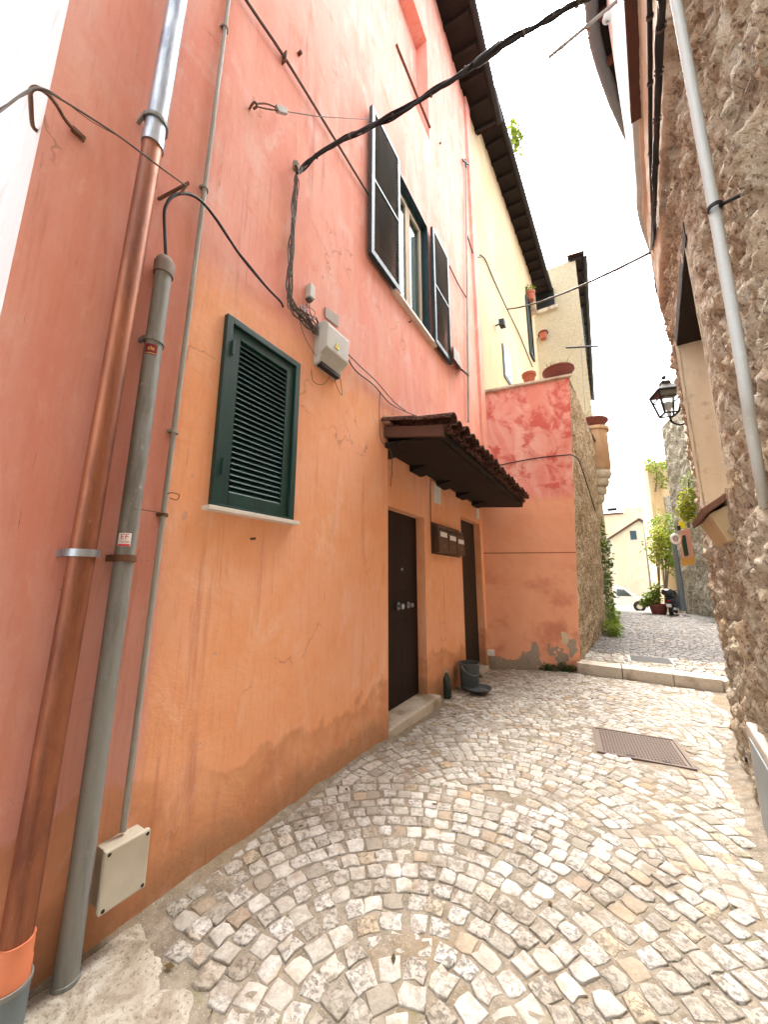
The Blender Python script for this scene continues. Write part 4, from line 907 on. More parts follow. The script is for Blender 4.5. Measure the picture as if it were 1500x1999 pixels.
# hook, turnbuckle and stay wire
tbk = thing('turnbuckle', 'wire stay with eye hook and turnbuckle on the upper pink wall', 'stay', lw(490, 208))
MB().tube(smooth_line([lw(487, 214, -.01), lw(490, 208, .05), lw(497, 200, .07), lw(502, 208, .07), lw(495, 213, .05)], 5), .008, 8).build('eye_hook', RUST, tbk, True)
for o in (-.012, .012): MB().tube(smooth_line([lw(500, 206, .07)+Vector((0, 0, o)), lw(520, 208, .08)+Vector((0, 0, o*2)), lw(542, 214, .09)+Vector((0, 0, o))], 4), .005, 6).build('link', RUST, tbk, True)
MB().bar(lw(540, 213, .09), lw(558, 218, .09), .03, .04).build('clamp', GREYC, tbk); MB().tube([lw(557, 218, .09), lw(620, 228, .11), lw(722, 234, .14)], .0035, 6).build('wire', CABLEB, tbk, True)
# slanting cable and its pins
pts = [lw(440, -70, .03), lw(480, 0, .03), lw(555, 112, .03), lw(640, 250, .03), lw(712, 368, .03), lw(730, 397, .02)]
o = anchored('slanting_cable', 'dark cable slanting down the upper pink wall behind the shutter', 'cable', pts, .012, CABLEB, 1); MB().box(lw(551, 110, -.01), lw(558, 118, .05)).build('pin', RUST, o)
for i, (x, y) in enumerate(((581, 109), (857, 282), (797, 630), (488, 1052))): tag(MB().lathe(lw(x, y, -.01), [(.016 if i < 2 else .008, 0), (.016 if i < 2 else .008, .05), (.006, .05), (0, .05)], 8, (1, 0, 0)).build('wall_pin', RUST, None, True), ('rusty peg in the pink wall above the slanting cable', 'small peg high on the pink wall right of the upper window', 'small peg under the sill of the upper window', 'small dark peg below the lower shutter')[i], 'peg', 'pegs in the pink wall')
tag(MB().bar(lw(774, 88, .01), lw(840, 250, .01), .035, .03).build('iron_bar', RUST, None), 'rusty iron bar fixed aslant below the blind niche high up', 'iron bar')
# right end conduit
t = thing('corner_conduit', 'slim conduit with insulators up the far corner of the pink house', 'conduit', lw(914, 822))
MB().tube([lw(910, 330, .05), lw(915, 824, .05)], .022, 8).build('tube', GREYC, t, True); MB().bar(lw(903, 312, .05), lw(915, 322, .05), .03, .03).build('cross_arm', IRON, t)
MB().bar(lw(909, 312, .05), lw(911, 340, .05), .03, .03).build('mast_tip', IRON, t); MB().tube([lw(911, 455, .03), lw(925, 500, .03), lw(938, 503, .05)], .015, 6).build('branch', CABLE, t, True)
t = thing('spot_lamp', 'small grey lamp box on the pink wall beside the upper right shutter', 'lamp', lw(890, 690))
MB().hexa([lw(887, 700, 0), lw(903, 722, 0), lw(903, 722, .16), lw(887, 700, .16), lw(886, 676, 0), lw(897, 690, 0), lw(897, 690, .12), lw(886, 676, .12)]).build('case', GREYC, t); MB().tube([lw(902, 722, .1), lw(915, 733, .05)], .02, 6).build('lead', CABLE, t)
cable('wall_cable', 'thin cable below the upper right shutter to the corner conduit', 'cable', [lw(878, 520, .03), lw(895, 555, .03), lw(912, 583, .03)], .012, CABLE)
# meter box and small boxes
mbx = thing('meter_box', 'pale grey meter box with yellow sticker on the pink wall', 'meter box', lw(645, 690))
ya, yb, za, zb = lw(622, 690, .06).y, lw(668, 690, .06).y, lw(640, 722, .06).z, lw(640, 640, .06).z
MB().hexa([(LX, ya, za), (LX, yb, za), (LX+.06, yb-.01, za+.02), (LX+.06, ya+.01, za+.02), (LX, ya, zb), (LX, yb, zb), (LX+.13, yb, zb-.02), (LX+.13, ya, zb-.02)]).build('case', GREYBOX, mbx, bevel=.012)
MB().hexa([(LX+.05, ya, za+.07), (LX+.05, yb, za+.07), (LX+.14, yb, za+.13), (LX+.14, ya, za+.13), (LX+.05, ya, zb-.03), (LX+.05, yb, zb-.03), (LX+.145, yb-.01, zb-.04), (LX+.145, ya+.01, zb-.04)]).build('cover', GREYBOX, mbx, bevel=.012)
MB().box((LX+.02, ya+.03, za-.002), (LX+.07, yb-.03, za+.03)).build('cable_slot', IRON, mbx)
ymid, zmid = lw(659, 677, .145).y, lw(659, 677, .145).z
MB().slab([(LX+.146, ymid-.03, zmid-.022), (LX+.146, ymid+.03, zmid-.022), (LX+.146, ymid+.006, zmid+.034), (LX+.146, ymid-.006, zmid+.034)], (1, 0, 0), .002).build('warning_sticker', YELL, mbx)
MB().slab([(LX+.1485, ymid-.004, zmid+.018), (LX+.1485, ymid-.009, zmid-.002), (LX+.1485, ymid+.0, zmid-.001), (LX+.1485, ymid-.004, zmid-.016), (LX+.1485, ymid+.009, zmid+.005), (LX+.1485, ymid+.001, zmid+.004), (LX+.1485, ymid+.004, zmid+.018)], (1, 0, 0), .001).build('bolt_sign', IRON, mbx)
p = lw(606, 572, .03); t = thing('splice_box', 'small grey splice box among the tangled wires', 'junction box', p); MB().box((LX, p.y-.03, p.z-.06), (LX+.06, p.y+.03, p.z+.065)).build('case', GREYBOX, t, bevel=.006)
MB().box((LX+.0, p.y-.022, p.z-.075), (LX+.04, p.y+.022, p.z-.061)).build('gland', CABLEB, t)
c = [lw(634, 620, .004), lw(659, 640, .004), lw(660, 618, .004), lw(634, 600, .004)]
tag(MB().slab(c, (1, 0, 0), .012).build('cover_plate', simple('grey cover plate', (.40, .36, .33), .7), None, bevel=.003), 'grey square cover plate above the meter box', 'plate')
tang = thing('tangled_wires', 'tangle of loose wires between splice box and meter box', 'wire', lw(600, 625))
rt = random.Random(5)
for i in range(9):
    q = [lw(598+rt.uniform(-8, 12), 590+rt.uniform(-6, 12), .03), lw(600+rt.uniform(-14, 18), 612+rt.uniform(-10, 14), .05+rt.uniform(0, .04)), lw(606+rt.uniform(-12, 14), 632+rt.uniform(-10, 10), .04), lw(626+rt.uniform(-10, 2), 648+rt.uniform(-8, 8), .06)]
    MB().tube(smooth_line(q, 5), rt.uniform(.002, .0045), 6).build('strand', rt.choice((CABLEB, CABLE, GREYC)), tang, True)
for q in ([(608, 722), (612, 745), (632, 750), (648, 728)], [(652, 725), (656, 750), (668, 772), (664, 735)], [(580, 600), (592, 650), (612, 688), (622, 700)]):
    MB().tube(smooth_line([lw(a, b, .03) for a, b in q], 6), .0028, 6).build('strand', CABLEB, tang, True)
cable('canopy_cable', 'upper of two thin cables from meter box to canopy', 'cable', [lw(673, 684, .05), lw(700, 712, .03), lw(735, 745, .03), lw(770, 785, .03), lw(792, 802, .03)], .0055, CABLEB, group='cables to the canopy')
cable('canopy_cable', 'lower of two thin cables from meter box to canopy', 'cable', [lw(673, 690, .05), lw(695, 724, .03), lw(730, 752, .03), lw(765, 790, .03), lw(812, 812, .05)], .0065, CABLEB, group='cables to the canopy')
cable('hanging_wire', 'thin wire hanging beside the near end of the canopy', 'wire', [lw(742, 766, .02), lw(741, 800, .02), lw(742, 840, .02), lw(746, 862, .015), lw(762, 880, .01), lw(766, 905, .0), lw(763, 950, .0)], .004, CABLEB)

# ------------------------------------------------------------------ tiled canopy over the doors
can = thing('tiled_canopy', 'dark timber canopy with clay barrel tiles over the two doors', 'canopy', (LX, 3.3, 3.0))
CA, CB, CXO, CZI, CZO = 3.22, 7.46, -1.24, 3.19, 3.02
board = MB().hexa([(RX, CA+.05, CZI-.06), (CXO, CA+.05, CZO-.06), (CXO, CB, CZO-.06), (RX, CB, CZI-.06), (RX, CA+.05, CZI-.03), (CXO, CA+.05, CZO-.03), (CXO, CB, CZO-.03), (RX, CB, CZI-.03)]).build('boards', DARKW, can)
MB().hexa([(LX-.02, CA, CZI-.15), (CXO, CA, CZO-.12), (CXO, CA+.05, CZO-.12), (LX-.02, CA+.05, CZI-.15), (LX-.02, CA, CZI-.03), (CXO, CA, CZO-.0), (CXO, CA+.05, CZO-.0), (LX-.02, CA+.05, CZI-.02)]).build('barge_board', EAVEW, can, bevel=.004)
MB().box((CXO-.05, CA+.052, CZO-.115), (CXO-.01, CB, CZO-.065)).build('outer_beam', DARKW, can)
n = 8; r0 = None
for i in range(n):
    y = CA+.12+(CB-CA-.22)*i/(n-1)
    if r0 is None: r0 = MB().bar((RX, y, CZI-.10), (CXO-.02, y, CZO-.085), .06, .05).build('rafter', DARKW, can); ry = y
    else: c = r0.copy(); COL.objects.link(c); c.location.y = y-ry
MB().hexa([(RX, CA+.06, 2.98), (CXO-.06, CA+.06, 2.90), (CXO-.06, CB, 2.90), (RX, CB, 2.98), (RX, CA+.06, 3.01), (CXO-.06, CA+.06, 2.93), (CXO-.06, CB, 2.93), (RX, CB, 3.01)]).build('soffit', DARKW, can)
r0 = None
for i in range(5):                                       # stepped timber corbels against the wall
    y = CA+.30+(CB-CA-.7)*i/4
    if r0 is None: r0 = MB().hexa([(RX, y-.28, 2.90), (RX+.05, y-.28, 2.90), (RX+.05, y+.05, 2.90), (RX, y+.05, 2.90), (RX, y-.28, 2.99), (RX+.30, y-.28, 2.96), (RX+.30, y+.05, 2.96), (RX, y+.05, 2.99)]).build('corbel', DARKW, can, bevel=.006); ry = y
    else: c = r0.copy(); COL.objects.link(c); c.location.y = y-ry
def barrel(a, b, ra, rb, up, mat, name, parent, inv=False):
    a, b = Vector(a), Vector(b); d = (b-a).normalized(); s = d.cross(Vector((0, 0, 1))).normalized(); u = s.cross(d); sg = -1 if inv else 1; vs = []
    for c, r in ((a, ra), (b, rb)):
        for k in (r, r-.014): vs += [c+s*math.cos(math.pi*t/7)*k+u*math.sin(math.pi*t/7)*k*sg*.8 for t in range(8)]
    fs = [(i, 16+i, 17+i, i+1) for i in range(7)]+[(8+i, 9+i, 25+i, 24+i) for i in range(7)]+[(i, i+1, 9+i, 8+i) for i in range(7)]+[(16+i, 24+i, 25+i, 17+i) for i in range(7)]+[(0, 8, 24, 16), (7, 23, 31, 15)]
    return MB().add(vs, fs).build(name, mat, parent, True)
pitch = .205; k = int((CB-CA)/pitch); protos = {}
sl = Vector((CXO+.07-RX, 0, CZO-CZI))
for i in range(k+1):
    for row in range(2):
        for inv in (0, 1):
            if inv and i == k: continue
            t0 = (.0, .5)[row]; t1 = t0+.58 if row == 0 else 1.0
            key = (row, inv); y = CA+.02+pitch*i+(pitch/2 if inv else 0)
            if key not in protos:
                A = Vector((RX, y, CZI-.005+(0 if inv else .03)))+sl*t1+Vector((.04*(row == 1 and not inv), 0, .006)); B = Vector((RX, y, CZI-.005+(0 if inv else .03)))+sl*t0+Vector((0, 0, .0 if row else .02))
                protos[key] = (barrel(A, B, .092, .078, 1, TILE, 'roof_tile', can, bool(inv)), y)
            else:
                o, yy = protos[key]; c = o.copy(); COL.objects.link(c); c.location = (rs.uniform(-.018, .018), y-yy+rs.uniform(-.008, .008), rs.uniform(-.006, .008)); c.rotation_euler = (0, 0, 0)
MB().hexa([(LX-.02, CA-.02, CZI+.0), (LX+.10, CA-.02, CZI-.01), (LX+.10, CB, CZI-.01), (LX-.02, CB, CZI+.0), (LX-.02, CA-.02, CZI+.11), (LX+.03, CA-.02, CZI+.09), (LX+.03, CB, CZI+.09), (LX-.02, CB, CZI+.11)]).build('mortar_flashing', simple('flashing mortar', (.55, .36, .26), .9, var=.3), can, bevel=.02)

# ------------------------------------------------------------------ by the doors
def rp_(px, py, off=0): return onp(px, py, (1, 0, 0), (RX+off, 0, 0))
mlx = thing('mailbox_set', 'three brown metal mailboxes side by side on the pier between the doors', 'mailbox', rp_(870, 1085))
ma, mb_, mz0, mz1 = rp_(858, 1050, .12).y, rp_(908, 1050, .12).y, rp_(862, 1078, .12).z, rp_(862, 1022, .12).z
MBX = simple('brown enamel mailbox', (.085, .045, .025), .4, .3, var=.3)
MB().box((RX, ma-.02, mz0-.02), (RX+.02, mb_+.02, mz1+.02)).build('back_plate', MBX, mlx)
w_ = (mb_-ma)/3
for i in range(3):
    a = ma+w_*i+.008; b = ma+w_*(i+1)-.008
    m = MB().hexa([(RX+.021, a, mz0), (RX+.021, b, mz0), (RX+.12, b, mz0), (RX+.12, a, mz0), (RX+.021, a, mz1), (RX+.021, b, mz1), (RX+.10, b, mz1-.03), (RX+.10, a, mz1-.03)]).build('mailbox', MBX, mlx, bevel=.006)
    MB().box((RX+.112, a+.03, mz1-.09), (RX+.121, b-.03, mz1-.07)).build('slot', IRON, m)
    MB().box((RX+.118, a+.04, mz1-.19-.02*i), (RX+.124, b-.06, mz1-.12-.02*i)).build('name_card', PAPER, m)
    MB().lathe((RX+.119, (a+b)/2, mz0+.10), [(0, 0), (.012, 0), (.012, .008), (0, .009)], 10, (1, 0, 0)).build('lock', STEEL, m, True)
a = rp_(847, 980, .003); b = rp_(860, 950, .003)
tag(MB().box((RX-.002, a.y, a.z), (RX+.012, b.y, b.z)).build('number_tile', WHITE, None, bevel=.003), 'small white tile on the orange pier above the mailboxes', 'tile')
a = rp_(931, 1012, .003); tag(MB().box((RX-.002, a.y, a.z), (RX+.012, a.y+.17, a.z+.22)).build('paper_notice', PAPER, None), 'pale notice above the second door', 'notice')
cable('door_cable', 'thin cable looping over the white tile above the doors', 'cable', [rp_(842, 1040, .01), rp_(841, 985, .01), rp_(841, 942, .01), rp_(846, 938, .01), rp_(880, 955, .01), rp_(905, 972, .01), rp_(930, 985, .01)], .006, CABLEB)
bk = atz(918, 1347, -.135); t = thing('bucket', 'grey plastic bucket standing at the second doorway', 'bucket', bk)
PL = simple('grey plastic', (.075, .085, .088), .4, var=.15, bump=.05)
rb = .155; MB().lathe(bk, [(0, .002), (rb*.82, .002), (rb*.86, .02), (rb, .36), (rb+.014, .362), (rb+.014, .392), (rb-.01, .392), (rb*.8, .03), (0, .03)], 28).build('pail', PL, t, True)
MB().tube(smooth_line([bk+Vector((rb+.012, .03, .37)), bk+Vector((rb+.03, 0, .30)), bk+Vector((rb*.8, -rb*.75, .24)), bk+Vector((0, -rb-.02, .30)), bk+Vector((-rb*.4, -rb-.0, .37))], 5), .004, 6).build('handle', STEEL, t, True)
bw = atz(934, 1354, -.12); t = thing('bowl', 'shallow dark grey bowl on the cobbles before the bucket', 'bowl', bw)
MB().lathe(bw, [(0, .012), (.10, .014), (.16, .05), (.185, .085), (.20, .088), (.175, .06), (.11, .022)][::1], 28).build('shell', PL, t, True); MB().lathe(bw, [(0, .055), (.155, .055)], 28).build('water', simple('still water', (.10, .12, .13), .06, var=.05, bump=0, spec=.6), t)
bt = rp_(874, 1362, .10); bt.z = gz(0, bt.y)+.012; t = thing('bottle', 'dark green plastic bottle against the orange pier', 'bottle', bt)
MB().lathe(bt, [(0, 0), (.05, .004), (.055, .03), (.053, .2), (.05, .24), (.03, .29), (.018, .32), (.018, .345), (0, .345)], 16).build('body', simple('dark green plastic', (.012, .03, .022), .2, var=.3, bump=0, spec=.6), t, True)
MB().lathe(bt, [(.0195, .325), (.0195, .35), (0, .351)], 12).build('cap', GREYC, t, True)
p = onp(957, 1274, tn, TB[0]); tag(MB().hexa([p+n_*o+(TB[1]-TB[0]).normalized()*u+Vector((0, 0, v)) for v in (-.05, .06) for (u, o) in ((-.08, -.01), (.08, -.01), (.08, .06), (-.08, .06))]).build('socket_box', WHITE, None, bevel=.006), 'small white socket box at the foot of the terrace wall', 'socket')
# cable across the terrace wall
pts = [onp(x, y, tn, TB[0]+n_*.03) for x, y in ((968, 910), (1000, 903), (1050, 894), (1100, 889), (1121, 890))]+[TR+Vector((0, 0, 0))]
pts[-1] = pts[-2]+sdir*.5+sn*.06+Vector((0, 0, -.12)); pts.append(pts[-1]+sdir*1.6+sn*.04+Vector((0, 0, -.75)))
cable('terrace_cable', 'thin black cable strung across the crimson terrace wall', 'cable', pts, .012, CABLE)
# peeling plaster flakes low on the terrace wall
for i, (x, y, s) in enumerate(((1046, 1280, .16), (1103, 1247, .10), (1118, 1262, .12))):
    c = onp(x, y, tn, TB[0]+n_*.014); e = (TB[1]-TB[0]).normalized(); k = 26; pts = []
    for j in range(k): a = 2*math.pi*j/k; r = s*(.85+.75*mn.noise(Vector((math.cos(a)*1.6, math.sin(a)*1.6, i*5)))+rs.uniform(-.06, .06)); pts.append(c+e*math.cos(a)*r+Vector((0, 0, 1))*math.sin(a)*r*1.3)
    link('bare_patch', MB().slab(pts, n_, .004).build('tmp', simple('bare mortar', (.36, .30, .24), .95, var=.4, scale=30, bump=.6) if i != 1 else simple('cream under coat', (.62, .50, .34), .9), None).data, None, terr); bpy.data.objects.remove(bpy.data.objects['tmp'])

# ------------------------------------------------------------------ covers in the paving
mh = thing('manhole_cover', 'square brown iron manhole cover in the pale cobbles', 'manhole', (mc.x, mc.y, gz(mc.x, mc.y)))
zt = gz(mc.x, mc.y)+.012; MI = simple('brown cast iron', (.17, .125, .10), .6, .35, var=.4, scale=40, bump=.4)
tilt = lambda u, v, z: Vector((mc.x, mc.y, 0))+mux*u+muy*v+Vector((0, 0, z-.0417*((mux*u+muy*v).y)))
def pl(mb, u0, u1, v0, v1, z0, z1): return mb.hexa([tilt(u0,v0,z0),tilt(u1,v0,z0),tilt(u1,v1,z0),tilt(u0,v1,z0),tilt(u0,v0,z1),tilt(u1,v0,z1),tilt(u1,v1,z1),tilt(u0,v1,z1)])
pl(MB(), -MHW+.03, MHW-.03, -MHL+.03, MHL-.03, zt-.05, zt-.004).build('plate', MI, mh)
fr_ = MB()
for q in ((-MHW, -MHW+.025, -MHL, MHL), (MHW-.025, MHW, -MHL, MHL), (-MHW+.025, MHW-.025, -MHL, -MHL+.025), (-MHW+.025, MHW-.025, MHL-.025, MHL)): pl(fr_, *q, zt-.05, zt+.003)
fr_.build('rim', MI, mh)
lug = MB(); g = 24
for i in range(g):
    for j in range(g):
        u, v = (-MHW+.05)+(2*MHW-.1)*(i+.5)/g, (-MHL+.05)+(2*MHL-.1)*(j+.5)/g; s = .009
        pl(lug, u-s, u+s, v-s*.55 if (i+j) % 2 else v-s, v+s*.55 if (i+j) % 2 else v+s, zt-.006, zt+.001)
tag(lug.build('tread_lugs', MI, mh), kind='stuff')
for u in (-.1, .17): pl(MB(), u-.03, u+.03, -MHL+.035, -MHL+.06, zt-.004, zt+.004).build('lifting_slot', IRON, mh)
mh2 = thing('stone_cover', 'grey square cover let into the pale stones above the step', 'manhole', (.62, 9.0, -.04))
MB().box((.30, 8.70, -.09), (.94, 9.30, -.032)).build('plate', simple('grey cover', (.085, .08, .075), .8, var=.3, scale=30, bump=.4), mh2, bevel=.006)
fr_ = MB()
for (a, b, c, d) in ((.26, .30, 8.66, 9.34), (.94, .98, 8.66, 9.34), (.30, .94, 8.66, 8.70), (.30, .94, 9.30, 9.34)): fr_.box((a, c, -.09), (b, d, -.036))
fr_.build('rim', TRAV, mh2)

# ------------------------------------------------------------------ on the tufa wall
wc = thing('pale_conduit', 'pale grey plastic conduit running down the tufa wall', 'conduit', rw(1475, 900, .05))
pts = [rw(1300, -90, .075), rw(1320, 0, .075), rw(1395, 410, .075), rw(1450, 720, .075), rw(1466, 830, .06), rw(1484, 930, .03), rw(1492, 985, -.02)]
MB().tube(smooth_line(pts, 6), .017, 14).build('tube', WHITEC, wc, True); p = rw(1397, 405, .075); MB().lathe(p, [(.018, -.008), (.022, -.006), (.022, .006), (.018, .008)], 14).build('clip', IRON, wc, True); MB().tube([p+Vector((.01, 0, 0)), p+Vector((.08, 0, .01))], .006, 6).build('nail', IRON, wc)
pts = [rw(1266, -40, .10), rw(1269, 0, .10), rw(1270, 140, .10), rw(1271, 300, .10), rw(1275, 430, .08), Vector((.80, 4.50, 5.12))]
anchored('street_cables', 'black cables running along the plastered top of the tufa building', 'cable', pts, .012, CABLE, 4, .012, 6)
pts = [rw(1293, -40, .09), rw(1293, 0, .09), rw(1287, 140, .09), rw(1281, 300, .09), rw(1277, 430, .08), Vector((.80, 4.50, 5.10))]
anchored('street_cables', 'thicker tied black cables beside the pale conduit', 'cable', pts, .016, CABLE, 5, .016, 9)
A_, B_ = Vector((.79, 4.50, 5.10)), cw(990, 604, .05)
pts = [A_+(B_-A_)*t+Vector((0, 0, -.55*t*(1-t))) for t in [i/10 for i in range(11)]]
anchored('alley_cable', 'black cable strung from the tufa building to the cream house', 'cable', pts, .017, CABLE, 3, .012, 10)
cable('corner_wire', 'thin wire dropping past the corner of the tufa building', 'wire', [Vector((.79, 4.50, 5.08)), aty(1279, 545, 4.6), aty(1284, 575, 4.7), aty(1303, 615, 5.1)], .008, CABLE)
ir = thing('iron_rod', 'iron rod with two hanging hooks jutting from the right building', 'rod', aty(1210, 0, 3.0))
r0, r1 = aty(1073, 112, 2.75), aty(1215, -5, 3.1); MB().tube([r0, r1, r1+Vector((.5, .1, .1))], .014, 10).build('rod', GREYC, ir, True)
for t_ in (.12, .44):
    p = r0+(r1-r0)*t_; MB().tube(smooth_line([p+Vector((0, 0, .05)), p+Vector((.004, 0, 0)), p+Vector((.05, .01, -.02)), p+Vector((.055, .01, -.10)), p+Vector((.02, 0, -.13)), p+Vector((-.02, 0, -.10))], 5), .0045, 6).build('hook', RUST, ir, True)
p = aty(1186, 38, 3.2); MB().lathe(p, [(.012, .05), (.03, .04), (.04, .01), (.03, -.02), (.012, -.03)], 12).build('insulator', PALE, ir, True)
# lantern
lp = Vector((1.03, 6.3, 4.05)); ln = thing('street_lantern', 'black four-sided street lantern on a wall bracket beside the tufa corner', 'lantern', lp)
def lq(r, z, i): a = math.pi/4+i*math.pi/2+.25; return lp+Vector((math.cos(a)*r*.78, math.sin(a)*r*.78, z*.9))
fb = MB()
for i in range(4):
    fb.bar(lq(.155, -.24, i), lq(.27, .13, i), .022, .022); fb.bar(lq(.27, .13, i), lq(.27, .13, i+1), .028, .028); fb.bar(lq(.155, -.24, i), lq(.155, -.24, i+1), .02, .02); fb.bar(lq(.236, .02, i), lq(.236, .02, i+1), .012, .012)
fb.build('frame', IRON, ln)
MB().add([lq(.30, .14, i) for i in range(4)]+[lq(.10, .27, i) for i in range(4)]+[lq(.09, .33, i) for i in range(4)], [(i, (i+1) % 4, 4+(i+1) % 4, 4+i) for i in range(4)]+[(4+i, 4+(i+1) % 4, 8+(i+1) % 4, 8+i) for i in range(4)]+[(8, 9, 10, 11), (3, 2, 1, 0)]).build('roof', IRON, ln)
for i in range(4): MB().add([lq(.150, -.23, i), lq(.150, -.23, i+1), lq(.262, .12, i+1), lq(.262, .12, i)], [(0, 1, 2, 3)]).build('pane', GLASS, ln)
MB().lathe(lp, [(0, .40), (.02, .39), (.03, .36), (.015, .335)], 10).build('finial', IRON, ln, True)
MB().lathe(lp, [(0, -.02), (.04, -.03), (.055, -.08), (.04, -.13), (.025, -.16), (.025, -.24), (0, -.24)], 12).build('bulb', PALE, ln, True)
MB().tube(smooth_line([lp+Vector((0, 0, -.24)), lp+Vector((.02, 0, -.34)), lp+Vector((.12, 0, -.40)), lp+Vector((.22, .0, -.33)), lp+Vector((.3, 0, -.28)), lp+Vector((.5, 0, -.28))], 5), .014, 8).build('arm', IRON, ln, True)
MB().tube(smooth_line([lp+Vector((.14, 0, -.34)), lp+Vector((.20, 0, -.24)), lp+Vector((.27, 0, -.22)), lp+Vector((.26, 0, -.30))], 5), .009, 8).build('scroll', IRON, ln, True)

# ------------------------------------------------------------------ pots, plants
def tuft(mb, c, n, h, spread, w, rnd, droop=.4):
    for _ in range(n):
        a = rnd.uniform(0, 6.28); l = h*rnd.uniform(.5, 1.1); o = Vector((math.cos(a), math.sin(a), 0)); b = Vector(c)+o*rnd.uniform(0, spread*.5); s = Vector((-o.y, o.x, 0))*w
        m = b+o*spread*.5*rnd.random()+Vector((0, 0, l*.6)); e = b+o*spread*rnd.uniform(.4, 1.1)+Vector((0, 0, l*(1-droop*rnd.random())))
        mb.add([b-s, b+s, m+s*.7, m-s*.7, e], [(0, 1, 2, 3), (3, 2, 4)])
def leaves(mb, blobs, n, size, rnd):
    tot = sum(b[1][0]*b[1][1]*b[1][2] for b in blobs)
    for c, r in blobs:
        c = Vector(c)
        for _ in range(int(n*r[0]*r[1]*r[2]/tot)):
            while True:
                v = Vector((rnd.uniform(-1, 1), rnd.uniform(-1, 1), rnd.uniform(-1, 1)))
                if .15 < v.length < 1 and mn.noise(Vector((v.x*2.2+c.x*3, v.y*2.2+c.y, v.z*2.2+c.z))) > -.12: break
            p = c+Vector((v.x*r[0], v.y*r[1], v.z*r[2])); d = Vector((rnd.uniform(-1, 1), rnd.uniform(-1, 1), rnd.uniform(-.9, .5))).normalized(); s = d.cross(Vector((rnd.uniform(-1, 1), rnd.uniform(-1, 1), 1))).normalized()
            l = size*rnd.uniform(.6, 1.3); mb.add([p, p+d*l*.5+s*l*.3, p+d*l, p+d*l*.5-s*l*.3], [(0, 1, 2, 3)])
def plant(name, label, cat, base, blobs, n, size, mat, seed, stems=0, group=None, trunk=.02):
    r = random.Random(seed); t = thing(name, label, cat, base, group); m = MB(); leaves(m, blobs, n, size, r)
    link('foliage', mesh('foliage', m.v, m.f), mat, t); s = MB()
    for i in range(max(1, stems)):
        c, rr = blobs[i % len(blobs)]; c = Vector(c); b = Vector(base); s.tube(smooth_line([b, (b+c)/2+Vector((r.uniform(-.1, .1), r.uniform(-.1, .1), 0))*rr[0], c+Vector((0, 0, rr[2]*.3))], 4), [trunk*(1-.08*j) for j in range(9)], 6)
    s.build('stem', TRUNK, t, True); return t
def pot_obj(name, label, c, r, h, mat, prof=None):
    t = thing(name, label, 'pot', c, 'terracotta pots'); MB().lathe(c, prof or [(0, 0), (r*.68, 0), (r*.95, h*.78), (r*1.08, h*.78), (r*1.1, h), (r*.94, h), (r*.88, h*.8), (0, h*.8)], 24).build('vessel', mat, t, True)
    MB().lathe(c, [(0, h*.86), (r*.9, h*.86)], 20).build('earth', SOIL, t); return t
yy = 8.35; c = onp(1034, 744, tn, TB[0]-n_*.12); c.z = TL.z+(TR.z-TL.z)*(c.x-TL.x)/(TR.x-TL.x)+.052
pot_obj('flower_pot', 'small terracotta pot on the terrace edge beside the wide planter', c, .14, .28, TERRA)
c = onp(1091, 735, tn, TB[0]-n_*.15); c.z = TL.z+(TR.z-TL.z)*(c.x-TL.x)/(TR.x-TL.x)+.052
t = thing('bowl_planter', 'wide dark terracotta bowl planter with dry spiky plants on the terrace edge', 'planter', c)
R_ = .31; MB().lathe(c, [(0, 0), (R_*.55, 0), (R_*.85, .10), (R_*1.0, .21), (R_*1.06, .215), (R_*1.06, .25), (R_*.95, .25), (R_*.8, .12), (0, .10)], 28).build('vessel', DTERRA, t, True)
MB().lathe(c, [(0, .21), (R_*.94, .21)], 24).build('earth', SOIL, t); m = MB(); r = random.Random(2)
for i in range(9): tuft(m, c+Vector((r.uniform(-.2, .2), r.uniform(-.15, .15), .2)), 7, .25, .14, .008, r)
link('leaves', mesh('leaves', m.v, m.f), L4, t)
c = Vector((bc.x-.1, 13.4, bz+.005)); t = thing('bowl_planter', 'maroon bowl planter with bare twigs on the rounded balcony', 'planter', c)
MB().lathe(c, [(0, 0), (.26, 0), (.42, .12), (.50, .25), (.53, .26), (.53, .30), (.46, .30), (.3, .2), (0, .2)], 28).build('vessel', DTERRA, t, True); m = MB(); r = random.Random(4)
for i in range(8): tuft(m, c+Vector((r.uniform(-.3, .3), r.uniform(-.2, .2), .2)), 6, .55, .25, .010, r)
link('twigs', mesh('twigs', m.v, m.f), L4, t)
c = cw(1037, 588, .14); t = pot_obj('window_pot', 'terracotta pot with a flowering plant on the cream house ledge', c+Vector((0, 0, .02)), .17, .34, TERRA)
m = MB(); leaves(m, [(c+Vector((0, 0, .5)), (.22, .22, .2))], 90, .11, random.Random(3)); link('leaves', mesh('leaves', m.v, m.f), L1, t)
c = aty(1062, 662, 15.8); t = pot_obj('wall_pot', 'terracotta pot held by a ring on the pale stone house', c, .17, .34, TERRA); MB().tube([c+Vector((-.2, .0, .3)), c+Vector((-.2, .22, .3))], .02, 6).build('ring_arm', IRON, t); MB().lathe(c, [(.19, .26), (.21, .26), (.21, .29), (.19, .29)], 16).build('ring', IRON, t)
# flood lamp on the cream wall
c = cw(978, 632, .16); t = thing('flood_lamp', 'small black flood lamp on the cream wall', 'lamp', c); MB().bar(cw(968, 636), c, .03, .03).build('arm', IRON, t); MB().hexa([c+cd*u+cn*w+Vector((0, 0, v)) for v in (-.09, .09) for u, w in ((-.09, -.03), (.10, -.03), (.13, .10), (-.05, .10))]).build('head', IRON, t, bevel=.01)
